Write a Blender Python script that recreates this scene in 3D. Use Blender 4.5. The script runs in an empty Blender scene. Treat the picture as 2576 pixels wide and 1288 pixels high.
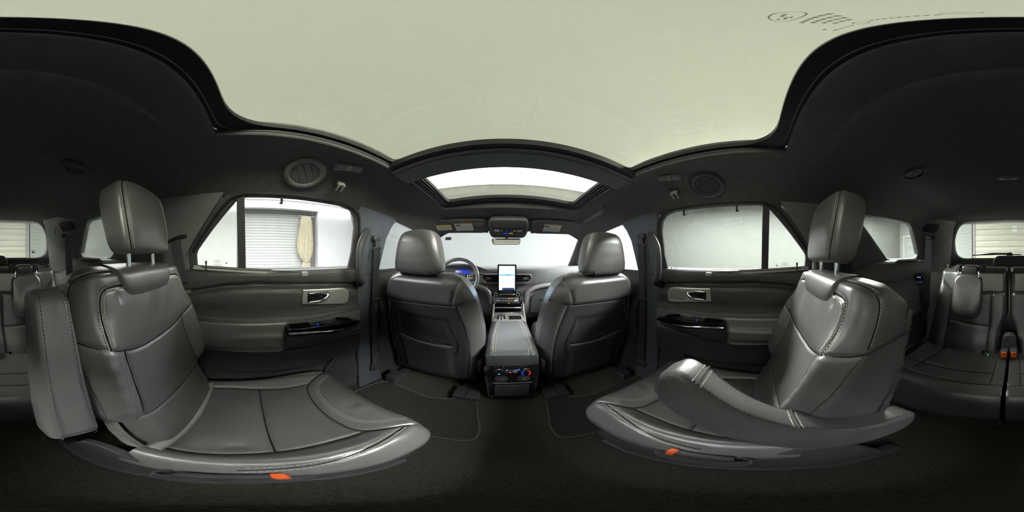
import bpy, bmesh, math, random
import numpy as np
from math import sin, cos, tan, pi, radians, sqrt, atan2, exp
from mathutils import Vector, Matrix
random.seed(7)
SC = bpy.context.scene
COL = SC.collection

# ------------------------------------------------------------------ camera
# a full-sphere camera between the two middle-row seats; the car points along +Y, +X is its right side
cam_d = bpy.data.cameras.new('camera'); cam_d.type = 'PANO'
try:
    cam_d.panorama_type = 'EQUIRECTANGULAR'
except Exception:
    cam_d.cycles.panorama_type = 'EQUIRECTANGULAR'
cam_d.clip_start = 0.01
cam = bpy.data.objects.new('camera', cam_d); COL.objects.link(cam); SC.camera = cam
_yaw, _roll = radians(2.9), radians(0.4)
_f = Vector((sin(_yaw), cos(_yaw), 0)); _r0 = Vector((cos(_yaw), -sin(_yaw), 0)); _u0 = Vector((0, 0, 1))
_r = _r0*cos(_roll) + _u0*sin(_roll); _u = _u0*cos(_roll) - _r0*sin(_roll)
cam.matrix_world = Matrix(((_r.x, _u.x, -_f.x, -0.042), (_r.y, _u.y, -_f.y, 0.0), (_r.z, _u.z, -_f.z, 0.85), (0, 0, 0, 1)))

# ------------------------------------------------------------------ world, exposure
W = bpy.data.worlds.new('world'); SC.world = W; W.use_nodes = True
W.node_tree.nodes['Background'].inputs[0].default_value = (0.8, 0.85, 0.85, 1)
W.node_tree.nodes['Background'].inputs[1].default_value = 0.3
SC.view_settings.view_transform = 'Standard'; SC.view_settings.look = 'None'
SC.view_settings.gamma = 1.0; SC.view_settings.use_curve_mapping = False
SC.view_settings.exposure = 0.2
CY = SC.cycles
CY.use_adaptive_sampling = True; CY.adaptive_threshold = 0.03; CY.max_bounces = 5; CY.diffuse_bounces = 3; CY.glossy_bounces = 3; CY.transmission_bounces = 4
CY.transparent_max_bounces = 24; CY.sample_clamp_indirect = 4.0; CY.use_denoising = True; CY.use_light_tree = False
CY.caustics_reflective = False; CY.caustics_refractive = False
CEILING_LIGHT = 0.57          # the booth's lit stretch ceiling
FILL_BANK_LIGHT = (17.0, 80.0, 10.0)  # left, right, front:           # softbox banks added on three sides to brighten the cabin
STRIP_LIGHT = 14.0           # the lamp strip above the left booth wall

# ------------------------------------------------------------------ materials
MATS = {}
def principled(name, col, rough=0.5, metal=0.0, spec=0.5, emit=None, estr=0.0):
    m = bpy.data.materials.new(name); m.use_nodes = True
    b = m.node_tree.nodes['Principled BSDF']
    b.inputs['Base Color'].default_value = (*col, 1); b.inputs['Roughness'].default_value = rough
    b.inputs['Metallic'].default_value = metal; b.inputs['Specular IOR Level'].default_value = spec
    if emit:
        b.inputs['Emission Color'].default_value = (*emit, 1); b.inputs['Emission Strength'].default_value = estr
    MATS[name] = m
    return m
def add_grain(m, col, var, scale, bump, bscale, bdist=0.001, kind='noise', rough_var=0.0):
    """colour variation and fine relief from object-space noise / voronoi"""
    nt = m.node_tree; N = nt.nodes; L = nt.links; b = N['Principled BSDF']
    tc = N.new('ShaderNodeTexCoord')
    n1 = N.new('ShaderNodeTexNoise'); n1.inputs['Scale'].default_value = scale; n1.inputs['Detail'].default_value = 4
    L.new(tc.outputs['Object'], n1.inputs['Vector'])
    mr = N.new('ShaderNodeMapRange'); mr.inputs['From Min'].default_value = 0.3; mr.inputs['From Max'].default_value = 0.7
    mr.inputs['To Min'].default_value = 1-var; mr.inputs['To Max'].default_value = 1+var
    L.new(n1.outputs['Fac'], mr.inputs['Value'])
    mx = N.new('ShaderNodeVectorMath'); mx.operation = 'SCALE'; mx.inputs[0].default_value = col
    L.new(mr.outputs['Result'], mx.inputs['Scale']); L.new(mx.outputs['Vector'], b.inputs['Base Color'])
    if kind == 'noise':
        n2 = N.new('ShaderNodeTexNoise'); n2.inputs['Scale'].default_value = bscale; n2.inputs['Detail'].default_value = 3
        out = n2.outputs['Fac']
    else:
        n2 = N.new('ShaderNodeTexVoronoi'); n2.inputs['Scale'].default_value = bscale
        out = n2.outputs['Distance']
    L.new(tc.outputs['Object'], n2.inputs['Vector'])
    bp = N.new('ShaderNodeBump'); bp.inputs['Strength'].default_value = bump; bp.inputs['Distance'].default_value = bdist
    L.new(out, bp.inputs['Height']); L.new(bp.outputs['Normal'], b.inputs['Normal'])
    return m
def grained(name, col, rough, var, scale, bump, bscale, bdist=0.001, kind='noise', spec=0.5):
    return add_grain(principled(name, col, rough, 0, spec), col, var, scale, bump, bscale, bdist, kind)
def satin(name, w=0.6, r=0.33, ior=1.6):
    b = MATS[name].node_tree.nodes['Principled BSDF']
    b.inputs['Coat Weight'].default_value = w; b.inputs['Coat Roughness'].default_value = r; b.inputs['Coat IOR'].default_value = ior
def glass(name, tint, gloss=0.035):
    m = bpy.data.materials.new(name); m.use_nodes = True
    nt = m.node_tree; N = nt.nodes; L = nt.links; N.remove(N['Principled BSDF'])
    t = N.new('ShaderNodeBsdfTransparent'); t.inputs[0].default_value = (*tint, 1)
    g = N.new('ShaderNodeBsdfGlossy'); g.inputs['Roughness'].default_value = 0.02
    lw = N.new('ShaderNodeLayerWeight'); lw.inputs['Blend'].default_value = 0.12
    ad = N.new('ShaderNodeMath'); ad.operation = 'MULTIPLY_ADD'; ad.inputs[1].default_value = 0.35; ad.inputs[2].default_value = gloss
    L.new(lw.outputs['Facing'], ad.inputs[0])
    mx = N.new('ShaderNodeMixShader'); L.new(ad.outputs[0], mx.inputs[0]); L.new(t.outputs[0], mx.inputs[1]); L.new(g.outputs[0], mx.inputs[2])
    L.new(mx.outputs[0], N['Material Output'].inputs['Surface'])
    MATS[name] = m
    return m

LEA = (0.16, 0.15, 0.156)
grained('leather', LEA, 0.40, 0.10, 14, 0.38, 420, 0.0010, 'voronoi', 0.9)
grained('leather_smooth', (0.15, 0.142, 0.145), 0.34, 0.08, 10, 0.22, 600, 0.0008, 'voronoi', 0.9)
grained('leather_perforated', (0.13, 0.123, 0.126), 0.42, 0.06, 12, 0.5, 520, 0.0010, 'voronoi', 0.7)
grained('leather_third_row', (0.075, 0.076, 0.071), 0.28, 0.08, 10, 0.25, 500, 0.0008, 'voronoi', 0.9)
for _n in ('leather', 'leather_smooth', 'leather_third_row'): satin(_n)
grained('lid_leather', (0.085, 0.088, 0.086), 0.5, 0.06, 10, 0.15, 600, 0.0006, 'voronoi', 0.6)
satin('leather_perforated', 0.4, 0.4)
grained('seat_back_cloth', (0.05, 0.051, 0.056), 0.6, 0.10, 18, 0.4, 500, 0.001, 'noise', 0.35)
grained('headliner', (0.125, 0.119, 0.117), 0.95, 0.10, 40, 0.35, 900, 0.001, 'noise', 0.1)
grained('pillar_plastic', (0.085, 0.092, 0.112), 0.55, 0.05, 30, 0.15, 800, 0.0006, 'noise', 0.4)
grained('quarter_plastic_lit', (0.15, 0.15, 0.146), 0.5, 0.06, 25, 0.2, 700, 0.0008, 'noise', 0.5)  # rear trim lightened in its colour so it looks lit
grained('door_plastic', (0.056, 0.056, 0.057), 0.55, 0.07, 20, 0.25, 700, 0.0008, 'noise', 0.4)
grained('door_soft', (0.055, 0.055, 0.053), 0.42, 0.07, 20, 0.25, 600, 0.0008, 'voronoi', 0.4)
grained('dash_soft_lit', (0.16, 0.165, 0.16), 0.55, 0.06, 20, 0.25, 600, 0.0008, 'voronoi', 0.4)  # soft trim lightened in its colour, standing in for windscreen light
grained('roof_trim', (0.15, 0.16, 0.16), 0.6, 0.06, 20, 0.25, 600, 0.0008, 'noise', 0.3)
grained('dark_plastic', (0.045, 0.046, 0.05), 0.5, 0.08, 25, 0.2, 700, 0.0006, 'noise', 0.45)
grained('black_rubber', (0.018, 0.018, 0.02), 0.6, 0.05, 20, 0.1, 500, 0.0005, 'noise', 0.3)
grained('carpet', (0.072, 0.066, 0.056), 0.98, 0.30, 160, 0.8, 900, 0.003, 'noise', 0.05)
grained('mat_carpet', (0.052, 0.050, 0.048), 0.98, 0.25, 160, 0.8, 900, 0.003, 'noise', 0.05)
grained('mat_binding', (0.10, 0.098, 0.09), 0.9, 0.1, 50, 0.4, 600, 0.001, 'noise', 0.1)
grained('webbing', (0.06, 0.06, 0.065), 0.75, 0.10, 30, 0.6, 900, 0.001, 'noise', 0.2)
grained('fuzzy_backing', (0.13, 0.125, 0.125), 0.95, 0.3, 60, 1.0, 500, 0.004, 'noise', 0.05)
grained('booth_wall_left_bright', (0.56, 0.556, 0.56), 0.9, 0.02, 1.5, 0.05, 40, 0.001, 'noise', 0.1)  # white wall kept lighter in colour so the left side looks brighter lit
grained('booth_wall_dim', (0.21, 0.222, 0.211), 0.9, 0.02, 1.5, 0.05, 40, 0.001, 'noise', 0.1)  # white wall dimmed to grey in its colour against the strong banks
grained('booth_wall_right_dim', (0.125, 0.132, 0.123), 0.9, 0.02, 1.5, 0.05, 40, 0.001, 'noise', 0.1)  # same white wall, darkest colour to offset the close right bank
grained('booth_wall_front_dim', (0.24, 0.254, 0.249), 0.9, 0.02, 1.5, 0.05, 40, 0.001, 'noise', 0.1)  # same white wall, colour lowered to dim the windscreen view
grained('spill_skirt_cloth', (0.13, 0.135, 0.12), 0.9, 0.02, 1.5, 0.05, 40, 0.001, 'noise', 0.1)  # cloth of the skirts added to shape the bank light
grained('booth_floor', (0.22, 0.23, 0.22), 0.7, 0.08, 2.0, 0.1, 40, 0.001, 'noise', 0.3)
grained('shutter_white', (0.46, 0.46, 0.448), 0.5, 0.03, 3.0, 0.05, 60, 0.001, 'noise', 0.3)
grained('shutter_cream', (0.33, 0.325, 0.275), 0.6, 0.05, 3.0, 0.05, 60, 0.001, 'noise', 0.3)
grained('curtain_cloth', (0.42, 0.375, 0.265), 0.95, 0.06, 8.0, 0.4, 200, 0.002, 'noise', 0.05)
principled('gloss_black', (0.012, 0.012, 0.014), 0.08, 0, 0.6)
principled('black', (0.006, 0.006, 0.007), 0.9, 0, 0.05)
principled('stitch_cream', (0.62, 0.58, 0.48), 0.8, 0, 0.2)
principled('seam_shade', (0.012, 0.012, 0.013), 0.8, 0, 0.15)  # dark tone painting the shade inside leather seam grooves
principled('stitch_dark', (0.07, 0.067, 0.069), 0.8, 0, 0.2)
principled('chrome', (0.85, 0.86, 0.88), 0.08, 1.0)
principled('satin_metal', (0.62, 0.62, 0.56), 0.32, 0.75)
principled('dark_metal', (0.16, 0.16, 0.17), 0.4, 0.8)
principled('grey_plastic', (0.30, 0.295, 0.29), 0.6, 0, 0.35)
principled('vent_grey', (0.20, 0.195, 0.185), 0.55, 0, 0.35)
principled('ash_trim', (0.17, 0.168, 0.152), 0.45, 0.2)
principled('lamp_lens', (0.24, 0.24, 0.26), 0.2, 0, 0.6)
principled('button_red', (0.85, 0.13, 0.03), 0.35, 0, 0.5)
principled('label_white', (0.80, 0.80, 0.78), 0.6, 0, 0.3)
principled('label_yellow', (0.80, 0.62, 0.15), 0.6, 0, 0.3)
principled('ink', (0.06, 0.06, 0.06), 0.7, 0, 0.2)
principled('ink_grey', (0.26, 0.27, 0.24), 0.7, 0, 0.2)
principled('mirror_glass', (0.9, 0.9, 0.9), 0.02, 1.0)
principled('screen_white', (0.05, 0.05, 0.05), 0.2, 0, 0.5, (0.62, 0.82, 1.0), 3.2)
principled('screen_band', (0.05, 0.05, 0.05), 0.2, 0, 0.5, (0.15, 0.55, 0.85), 1.1)
principled('screen_teal', (0.05, 0.05, 0.05), 0.2, 0, 0.5, (0.1, 0.6, 0.7), 1.0)
principled('screen_navy', (0.01, 0.01, 0.02), 0.2, 0, 0.5, (0.01, 0.03, 0.12), 1.0)
principled('screen_grey', (0.05, 0.05, 0.05), 0.2, 0, 0.5, (0.55, 0.66, 0.75), 1.0)
principled('cluster_blue', (0.01, 0.01, 0.03), 0.2, 0, 0.5, (0.01, 0.06, 0.9), 0.7)
principled('led_blue', (0.02, 0.03, 0.1), 0.3, 0, 0.5, (0.03, 0.07, 1.0), 1.3)
principled('led_cyan', (0.02, 0.05, 0.1), 0.3, 0, 0.5, (0.12, 0.38, 1.0), 0.9)
principled('led_red', (0.1, 0.01, 0.01), 0.3, 0, 0.5, (1.0, 0.03, 0.03), 1.2)
principled('led_amber', (0.1, 0.05, 0.01), 0.3, 0, 0.5, (1.0, 0.42, 0.03), 1.4)
principled('led_green', (0.01, 0.1, 0.02), 0.3, 0, 0.5, (0.05, 0.6, 0.12), 0.7)
principled('lit_ceiling', (0.8, 0.8, 0.8), 0.9, 0, 0.1, (1.0, 1.0, 0.97), CEILING_LIGHT)
for _i, _n in enumerate(('left', 'right', 'front')): principled('lit_bank_'+_n, (0.9, 0.9, 0.9), 0.9, 0, 0.1, (1.0, 0.97, 1.0), FILL_BANK_LIGHT[_i])
principled('lit_strip', (0.9, 0.9, 0.9), 0.9, 0, 0.1, (1.0, 0.98, 0.97), STRIP_LIGHT)
glass('glass_clear', (0.96, 0.985, 0.975))
glass('glass_tinted', (0.80, 0.83, 0.79))
glass('glass_roof', (0.65, 0.67, 0.585))
glass('glass_etched', (0.62, 0.62, 0.60))
glass('glass_roof_front', (0.80, 0.81, 0.75))

# ------------------------------------------------------------------ object helpers
def M(m): return MATS[m] if isinstance(m, str) else m
def tag(o, label=None, cat=None, group=None, kind=None):
    if label: o['label'] = label
    if cat: o['category'] = cat
    if group: o['group'] = group
    if kind: o['kind'] = kind
    return o
def empty(name, loc, label, cat, group=None, kind=None):
    o = bpy.data.objects.new(name, None); COL.objects.link(o); o.location = loc; o.empty_display_size = 0.05
    return tag(o, label, cat, group, kind)
def link(name, me, mat, parent=None):
    o = bpy.data.objects.new(name, me); COL.objects.link(o)
    if mat is not None and len(me.materials) == 0: me.materials.append(M(mat))
    if parent is not None:
        o.parent = parent
        p = parent; T = Vector((0, 0, 0))
        while p is not None:
            T += p.location; p = p.parent
        o.location = -T          # vertices are given in car coordinates
    return o
def pyobj(name, V, F, mat, parent=None, smooth=True, recalc=True, ang=None):
    me = bpy.data.meshes.new(name); me.from_pydata([tuple(map(float, v)) for v in V], [], F)
    if recalc:
        bm = bmesh.new(); bm.from_mesh(me); bmesh.ops.recalc_face_normals(bm, faces=bm.faces); bm.to_mesh(me); bm.free()
    if smooth:
        me.polygons.foreach_set('use_smooth', [True]*len(me.polygons))
        if ang is not None:
            try: me.set_sharp_from_angle(angle=radians(ang))
            except Exception: pass
    return link(name, me, mat, parent)
class B:
    """collects solids into one mesh"""
    def __init__(s): s.V = []; s.F = []
    def add(s, V, F):
        n = len(s.V); s.V += [tuple(v) for v in V]; s.F += [tuple(i+n for i in f) for f in F]; return s
    def box(s, c, d, R=None):
        V = []
        for x in (-1, 1):
            for y in (-1, 1):
                for z in (-1, 1):
                    p = Vector((x*d[0]/2, y*d[1]/2, z*d[2]/2))
                    if R is not None: p = R @ p
                    V.append((p.x+c[0], p.y+c[1], p.z+c[2]))
        return s.add(V, [(0,1,3,2), (4,6,7,5), (0,4,5,1), (2,3,7,6), (0,2,6,4), (1,5,7,3)])
    def rbox(s, c, d, r, seg=3, R=None):
        bm = bmesh.new(); bmesh.ops.create_cube(bm, size=1.0)
        for v in bm.verts: v.co = Vector((v.co.x*d[0], v.co.y*d[1], v.co.z*d[2]))
        r = min(r, 0.49*min(d))
        bmesh.ops.bevel(bm, geom=bm.edges[:]+bm.verts[:], offset=r, segments=seg, profile=0.5, affect='EDGES', clamp_overlap=True)
        bm.verts.index_update()
        V = [(R @ v.co if R is not None else v.co) + Vector(c) for v in bm.verts]
        F = [tuple(v.index for v in f.verts) for f in bm.faces]; bm.free()
        return s.add(V, F)
    def prism(s, pts, f0, f1):
        """pts: 2-D outline; f0/f1 map (a,b) to the two end caps in 3-D"""
        n = len(pts); V = [f0(*p) for p in pts] + [f1(*p) for p in pts]
        F = [tuple(range(n))[::-1], tuple(range(n, 2*n))] + [(i, (i+1) % n, n+(i+1) % n, n+i) for i in range(n)]
        return s.add(V, F)
    def cyl(s, a, b, r, n=16, r2=None):
        a = Vector(a); b = Vector(b); d = (b-a).normalized(); r2 = r if r2 is None else r2
        t = d.orthogonal().normalized(); q = d.cross(t)
        V = [a+(t*cos(2*pi*i/n)+q*sin(2*pi*i/n))*r for i in range(n)] + [b+(t*cos(2*pi*i/n)+q*sin(2*pi*i/n))*r2 for i in range(n)]
        return s.add(V, [tuple(range(n))[::-1], tuple(range(n, 2*n))] + [(i, (i+1) % n, n+(i+1) % n, n+i) for i in range(n)])
    def ell(s, c, r, nu=20, nv=12, e1=1.0, e2=1.0, R=None):
        """superellipsoid: e<1 is boxier"""
        sp = lambda w, e: math.copysign(abs(w)**e, w)
        V = []; F = []
        for i in range(nv+1):
            a = -pi/2 + pi*i/nv
            for j in range(nu):
                b = 2*pi*j/nu
                p = Vector((r[0]*sp(cos(a), e1)*sp(cos(b), e2), r[1]*sp(cos(a), e1)*sp(sin(b), e2), r[2]*sp(sin(a), e1)))
                if R is not None: p = R @ p
                V.append(p+Vector(c))
        for i in range(nv):
            for j in range(nu): F.append((i*nu+j, i*nu+(j+1) % nu, (i+1)*nu+(j+1) % nu, (i+1)*nu+j))
        return s.add(V, F)
    def tube(s, pts, r, n=10, flat=1.0, side=None, caps=True):
        """sweep an (elliptic) section along pts; r number or list; flat scales along the second axis"""
        P = [Vector(p) for p in pts]; m = len(P); V = []; F = []
        prev = None
        for i, p in enumerate(P):
            t = (P[min(i+1, m-1)]-P[max(i-1, 0)]).normalized()
            if side is not None:
                q = Vector(side); a = (q - t*q.dot(t)).normalized()
            else:
                a = t.orthogonal().normalized() if prev is None else (prev - t*prev.dot(t)).normalized()
            prev = a; b = t.cross(a); rr = r[i] if isinstance(r, (list, tuple)) else r
            for j in range(n):
                g = 2*pi*j/n; V.append(p + a*(rr*cos(g)) + b*(rr*flat*sin(g)))
        for i in range(m-1):
            for j in range(n): F.append((i*n+j, i*n+(j+1) % n, (i+1)*n+(j+1) % n, (i+1)*n+j))
        if caps: F += [tuple(range(n))[::-1], tuple(range((m-1)*n, m*n))]
        return s.add(V, F)
    def strap(s, pts, wdir, w, t=0.0018):
        """flat belt along pts; wdir = width direction(s)"""
        P = [Vector(p) for p in pts]; m = len(P); V = []; F = []
        for i, p in enumerate(P):
            tt = (P[min(i+1, m-1)]-P[max(i-1, 0)]).normalized()
            wd = Vector(wdir[i] if isinstance(wdir[0], (tuple, list, Vector)) else wdir)
            wd = (wd - tt*wd.dot(tt)).normalized(); nn = tt.cross(wd)
            for a, b in ((-1, -1), (1, -1), (1, 1), (-1, 1)): V.append(p + wd*(a*w/2) + nn*(b*t/2))
        for i in range(m-1):
            for j in range(4): F.append((i*4+j, i*4+(j+1) % 4, (i+1)*4+(j+1) % 4, (i+1)*4+j))
        F += [(3, 2, 1, 0), tuple(range((m-1)*4, m*4))]
        return s.add(V, F)
    def loft(s, rings, caps=True, closed=True):
        n = len(rings[0]); base = []; F = []
        for r in rings: base += [tuple(p) for p in r]
        m = len(rings)
        for i in range(m-1):
            for j in range(n if closed else n-1): F.append((i*n+j, i*n+(j+1) % n, (i+1)*n+(j+1) % n, (i+1)*n+j))
        if caps: F += [tuple(range(n))[::-1], tuple(range((m-1)*n, m*n))]
        return s.add(base, F)
    def torus(s, c, R, r, ax=(0, 0, 1), n=40, k=10, flat=1.0):
        ax = Vector(ax).normalized(); t = ax.orthogonal().normalized(); q = ax.cross(t); V = []; F = []
        for i in range(n):
            a = 2*pi*i/n; d = t*cos(a)+q*sin(a)
            for j in range(k):
                b = 2*pi*j/k; V.append(Vector(c) + d*(R + r*cos(b)) + ax*(r*flat*sin(b)))
        for i in range(n):
            for j in range(k): F.append((i*k+j, i*k+(j+1) % k, ((i+1) % n)*k+(j+1) % k, ((i+1) % n)*k+j))
        return s.add(V, F)
    def disc(s, c, ax, ra, rb, t, n=32, tdir=None):
        """elliptic plate of thickness t, axis ax"""
        ax = Vector(ax).normalized(); tv = Vector(tdir) if tdir is not None else ax.orthogonal()
        tv = (tv-ax*tv.dot(ax)).normalized(); q = ax.cross(tv)
        r0 = [Vector(c)+tv*(ra*cos(2*pi*i/n))+q*(rb*sin(2*pi*i/n))-ax*(t/2) for i in range(n)]
        r1 = [p+ax*t for p in r0]
        return s.loft([r0, r1])
    def build(s, name, mat, parent=None, smooth=True, ang=40, bevel=0, seg=2):
        o = pyobj(name, s.V, s.F, mat, parent, smooth, True, ang)
        if bevel:
            md = o.modifiers.new('bevel', 'BEVEL'); md.width = bevel; md.segments = seg; md.limit_method = 'ANGLE'; md.angle_limit = radians(35)
        return o
def smooth_path(pts, n=8, closed=False):
    """Catmull-Rom through pts"""
    P = [np.array(p, float) for p in pts]; m = len(P); out = []
    for i in range(m if closed else m-1):
        p0 = P[(i-1) % m] if closed or i > 0 else 2*P[0]-P[1]
        p1 = P[i]; p2 = P[(i+1) % m]
        p3 = P[(i+2) % m] if closed or i+2 < m else 2*P[-1]-P[-2]
        for k in range(n):
            t = k/n
            out.append(0.5*((2*p1)+(-p0+p2)*t+(2*p0-5*p1+4*p2-p3)*t*t+(-p0+3*p1-3*p2+p3)*t**3))
    if not closed: out.append(P[-1])
    return [tuple(float(c) for c in p) for p in out]
def round_poly(pts, r, seg=5):
    """2-D outline with rounded corners; r number or list"""
    n = len(pts); out = []
    for i in range(n):
        p = np.array(pts[i], float); a = np.array(pts[i-1], float); b = np.array(pts[(i+1) % n], float)
        rr = r[i] if isinstance(r, (list, tuple)) else r
        da = a-p; db = b-p; la = np.linalg.norm(da); lb = np.linalg.norm(db)
        d = min(rr, la*0.48, lb*0.48)
        if d < 1e-5: out.append(tuple(p)); continue
        s_ = p+da/la*d; e_ = p+db/lb*d
        for k in range(seg+1):
            t = k/seg; q = s_*(1-t)**2+p*2*t*(1-t)+e_*t*t; out.append((float(q[0]), float(q[1])))
    return out
def resample(pts, step):
    P = np.array(pts, float); d = np.r_[0, np.cumsum(np.linalg.norm(np.diff(P, axis=0), axis=1))]
    n = max(2, int(round(d[-1]/step))+1); t = np.linspace(0, d[-1], n)
    return np.stack([np.interp(t, d, P[:, k]) for k in range(P.shape[1])], 1)
def pdist(U, V, poly):
    """distance of points (U,V) to a 2-D polyline"""
    best = np.full(U.shape, 9.0)
    for (a0, b0), (a1, b1) in zip(poly[:-1], poly[1:]):
        da, db = a1-a0, b1-b0; L2 = da*da+db*db+1e-12
        t = np.clip(((U-a0)*da+(V-b0)*db)/L2, 0, 1)
        best = np.minimum(best, np.hypot(U-a0-t*da, V-b0-t*db))
    return best
def sstep(a, b, x):
    t = np.clip((x-a)/(b-a), 0, 1); return t*t*(3-2*t)
def near4(U, V, P, u, v):
    """point of a parametric grid at (u, v), blended from its four nearest nodes"""
    d = ((U-u)**2+(V-v)**2).ravel(); k = np.argpartition(d, 4)[:4]; w = 1/(np.sqrt(d[k])+2e-4)
    return Vector((P[:U.shape[0], :U.shape[1]].reshape(-1, 3)[k]*w[:, None]).sum(0)/w.sum())
def soften(pts, n=2):
    pts = [Vector(p) for p in pts]
    for _ in range(n): pts = [pts[0]]+[(pts[i-1]+pts[i]*2+pts[i+1])/4 for i in range(1, len(pts)-1)]+[pts[-1]]
    return pts
def tent(x, c, a, b_):
    return np.clip(np.where(x < c, 1-(c-x)/a, 1-(x-c)/b_), 0, 1)
def dashes(pts3, nrm, parent, mat='stitch_cream', L=0.0055, gap=0.0022, w=0.0016, h=0.0012, name='stitching', bb=None):
    """a row of stitches along a 3-D path; nrm = list of normals or one normal"""
    P = np.array(pts3, float); d = np.r_[0, np.cumsum(np.linalg.norm(np.diff(P, axis=0), axis=1))]
    one = len(np.shape(nrm)) == 1
    b = bb or B(); t = 0.0
    Nn = None if one else np.array(nrm, float)
    def at(q): return np.array([np.interp(q, d, P[:, k]) for k in range(3)])
    while t+L < d[-1]:
        p0, p1 = Vector(at(t)), Vector(at(t+L))
        n = Vector(nrm) if one else Vector([np.interp(t, d, Nn[:, k]) for k in range(3)])
        x = (p1-p0); ln = x.length
        if ln > 1e-6:
            x.normalize(); n = (n-x*n.dot(x)).normalized(); y = n.cross(x)
            c = (p0+p1)/2
            V = []
            for i in (-1, 1):
                for j in (-1, 1):
                    for k in (-1, 1): V.append(c+x*(i*ln/2)+y*(j*w/2)+n*(k*h/2))
            b.add(V, [(0,1,3,2), (4,6,7,5), (0,4,5,1), (2,3,7,6), (0,2,6,4), (1,5,7,3)])
        t += L+gap
    if bb is None: return b.build(name, mat, parent, smooth=False)
    return b
def split_surface(P, key, spec, parent, closed=True):
    """P: (ni,nj,3) grid; key: (ni-1, nj or nj-1) array of region names; spec: name -> material"""
    ni, nj = P.shape[:2]; out = {}
    jj = (np.arange(nj)+1) % nj
    d1 = P[1:][:, jj]-P[:-1]; d2 = P[1:]-P[:-1][:, jj]
    fn = np.cross(d1, d2)
    if not closed: fn[:, -1] = 0
    vn = np.zeros_like(P); vn[:-1] += fn; vn[1:] += fn; vn[:, jj] += 0
    sh = np.roll(fn, 1, axis=1); vn[:-1] += sh; vn[1:] += sh
    vn /= np.linalg.norm(vn, axis=2, keepdims=True)+1e-12
    for nm in spec:
        idx = {}; V = []; F = []; NN = []
        I, J = np.where(key == nm)
        for i, j in zip(I.tolist(), J.tolist()):
            f = []
            for a, c in ((i, j), (i, (j+1) % nj), (i+1, (j+1) % nj), (i+1, j)):
                if (a, c) not in idx: idx[(a, c)] = len(V); V.append(P[a, c]); NN.append(tuple(vn[a, c]))
                f.append(idx[(a, c)])
            F.append(tuple(f))
        if F:
            name = nm.split('#')[0]
            o = out[nm] = pyobj(name, V, F, spec[nm], parent, True, False)
            o.data.normals_split_custom_set_from_vertices(NN)
    return out
def text_mesh(body, size, loc, ex, ey, mat, parent=None, name='lettering', depth=0.0004, align='CENTER'):
    """raised lettering in the plane spanned by ex (reading direction) and ey (up)"""
    cu = bpy.data.curves.new('txt', 'FONT'); cu.body = body; cu.size = size; cu.align_x = align; cu.align_y = 'CENTER'; cu.extrude = depth/2; cu.resolution_u = 2
    o = bpy.data.objects.new('txt', cu); COL.objects.link(o)
    me = bpy.data.meshes.new_from_object(o.evaluated_get(bpy.context.evaluated_depsgraph_get())); bpy.data.objects.remove(o); bpy.data.curves.remove(cu)
    ex = Vector(ex).normalized(); ey = Vector(ey); ey = (ey-ex*ey.dot(ex)).normalized(); ez = ex.cross(ey)
    for v in me.vertices: v.co = Vector(loc)+ex*v.co.x+ey*v.co.y+ez*v.co.z
    me.name = name; me.materials.clear()
    return link(name, me, mat, parent)
# ------------------------------------------------------------------ the photo booth around the car
BX0, BX1, BY0, BY1, BZ0, BZ1 = -5.2, 4.6, -5.4, 4.0, -0.62, 2.65
def slab(name, c, d, mat, label, cat, kind='structure'):
    return tag(B().box(c, d).build(name, mat, None, False), label, cat, None, kind)
slab('floor_booth', ((BX0+BX1)/2, (BY0+BY1)/2, BZ0-0.05), (BX1-BX0+2, BY1-BY0+2, 0.1), 'booth_floor', 'pale concrete floor of the photo booth under the car', 'floor')
slab('ceiling_booth', ((BX0+BX1)/2, (BY0+BY1)/2, BZ1+0.05), (BX1-BX0+2, BY1-BY0+2, 0.1), 'lit_ceiling', 'lit white ceiling of the booth seen through the glass roof', 'ceiling')
slab('wall_right', (BX1+0.05, (BY0+BY1)/2, 1.0), (0.1, BY1-BY0+2, 3.3), 'booth_wall_right_dim', 'plain white booth wall seen through the right side windows', 'wall')
slab('wall_front', ((BX0+BX1)/2, BY1+0.05, 1.0), (BX1-BX0+2, 0.1, 3.3), 'booth_wall_front_dim', 'plain white booth wall seen through the windscreen', 'wall')
slab('trim_soffit', ((BX0+BX1)/2, BY1-0.10, 2.50), (BX1-BX0, 0.2, 0.3), 'booth_wall_front_dim', 'white ceiling soffit along the front booth wall', 'soffit')
b = B()      # left wall with the shutter recess
b.box((BX0-0.2, (BY0-0.35)/2-0.5, 1.0), (0.4, -0.35-BY0+1, 3.3)).box((BX0-0.2, (2.37+BY1)/2+0.5, 1.0), (0.4, BY1-2.37+1, 3.3)).box((BX0-0.2, 1.01, 2.56), (0.4, 2.72, 0.32))
tag(b.build('wall_left', 'booth_wall_left_bright', None, False), 'white booth wall with a deep shutter recess seen through the left rear window', 'wall', None, 'structure')
b = B()      # rear wall with the big shutter opening
b.box((BX0/2-0.7-0.5, BY0-0.1, 1.0), (-1.30-BX0+1, 0.2, 3.3)).box(((1.45+BX1)/2+0.5, BY0-0.1, 1.0), (BX1-1.45+1, 0.2, 3.3)).box((0.07, BY0-0.1, 2.56), (2.76, 0.2, 0.32))
b.V[:8] = [(x if x > -3 else x, y, z) for x, y, z in b.V[:8]]
tag(b.build('wall_rear', 'booth_wall_dim', None, False), 'white booth wall around the cream roller door behind the car', 'wall', None, 'structure')

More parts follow.
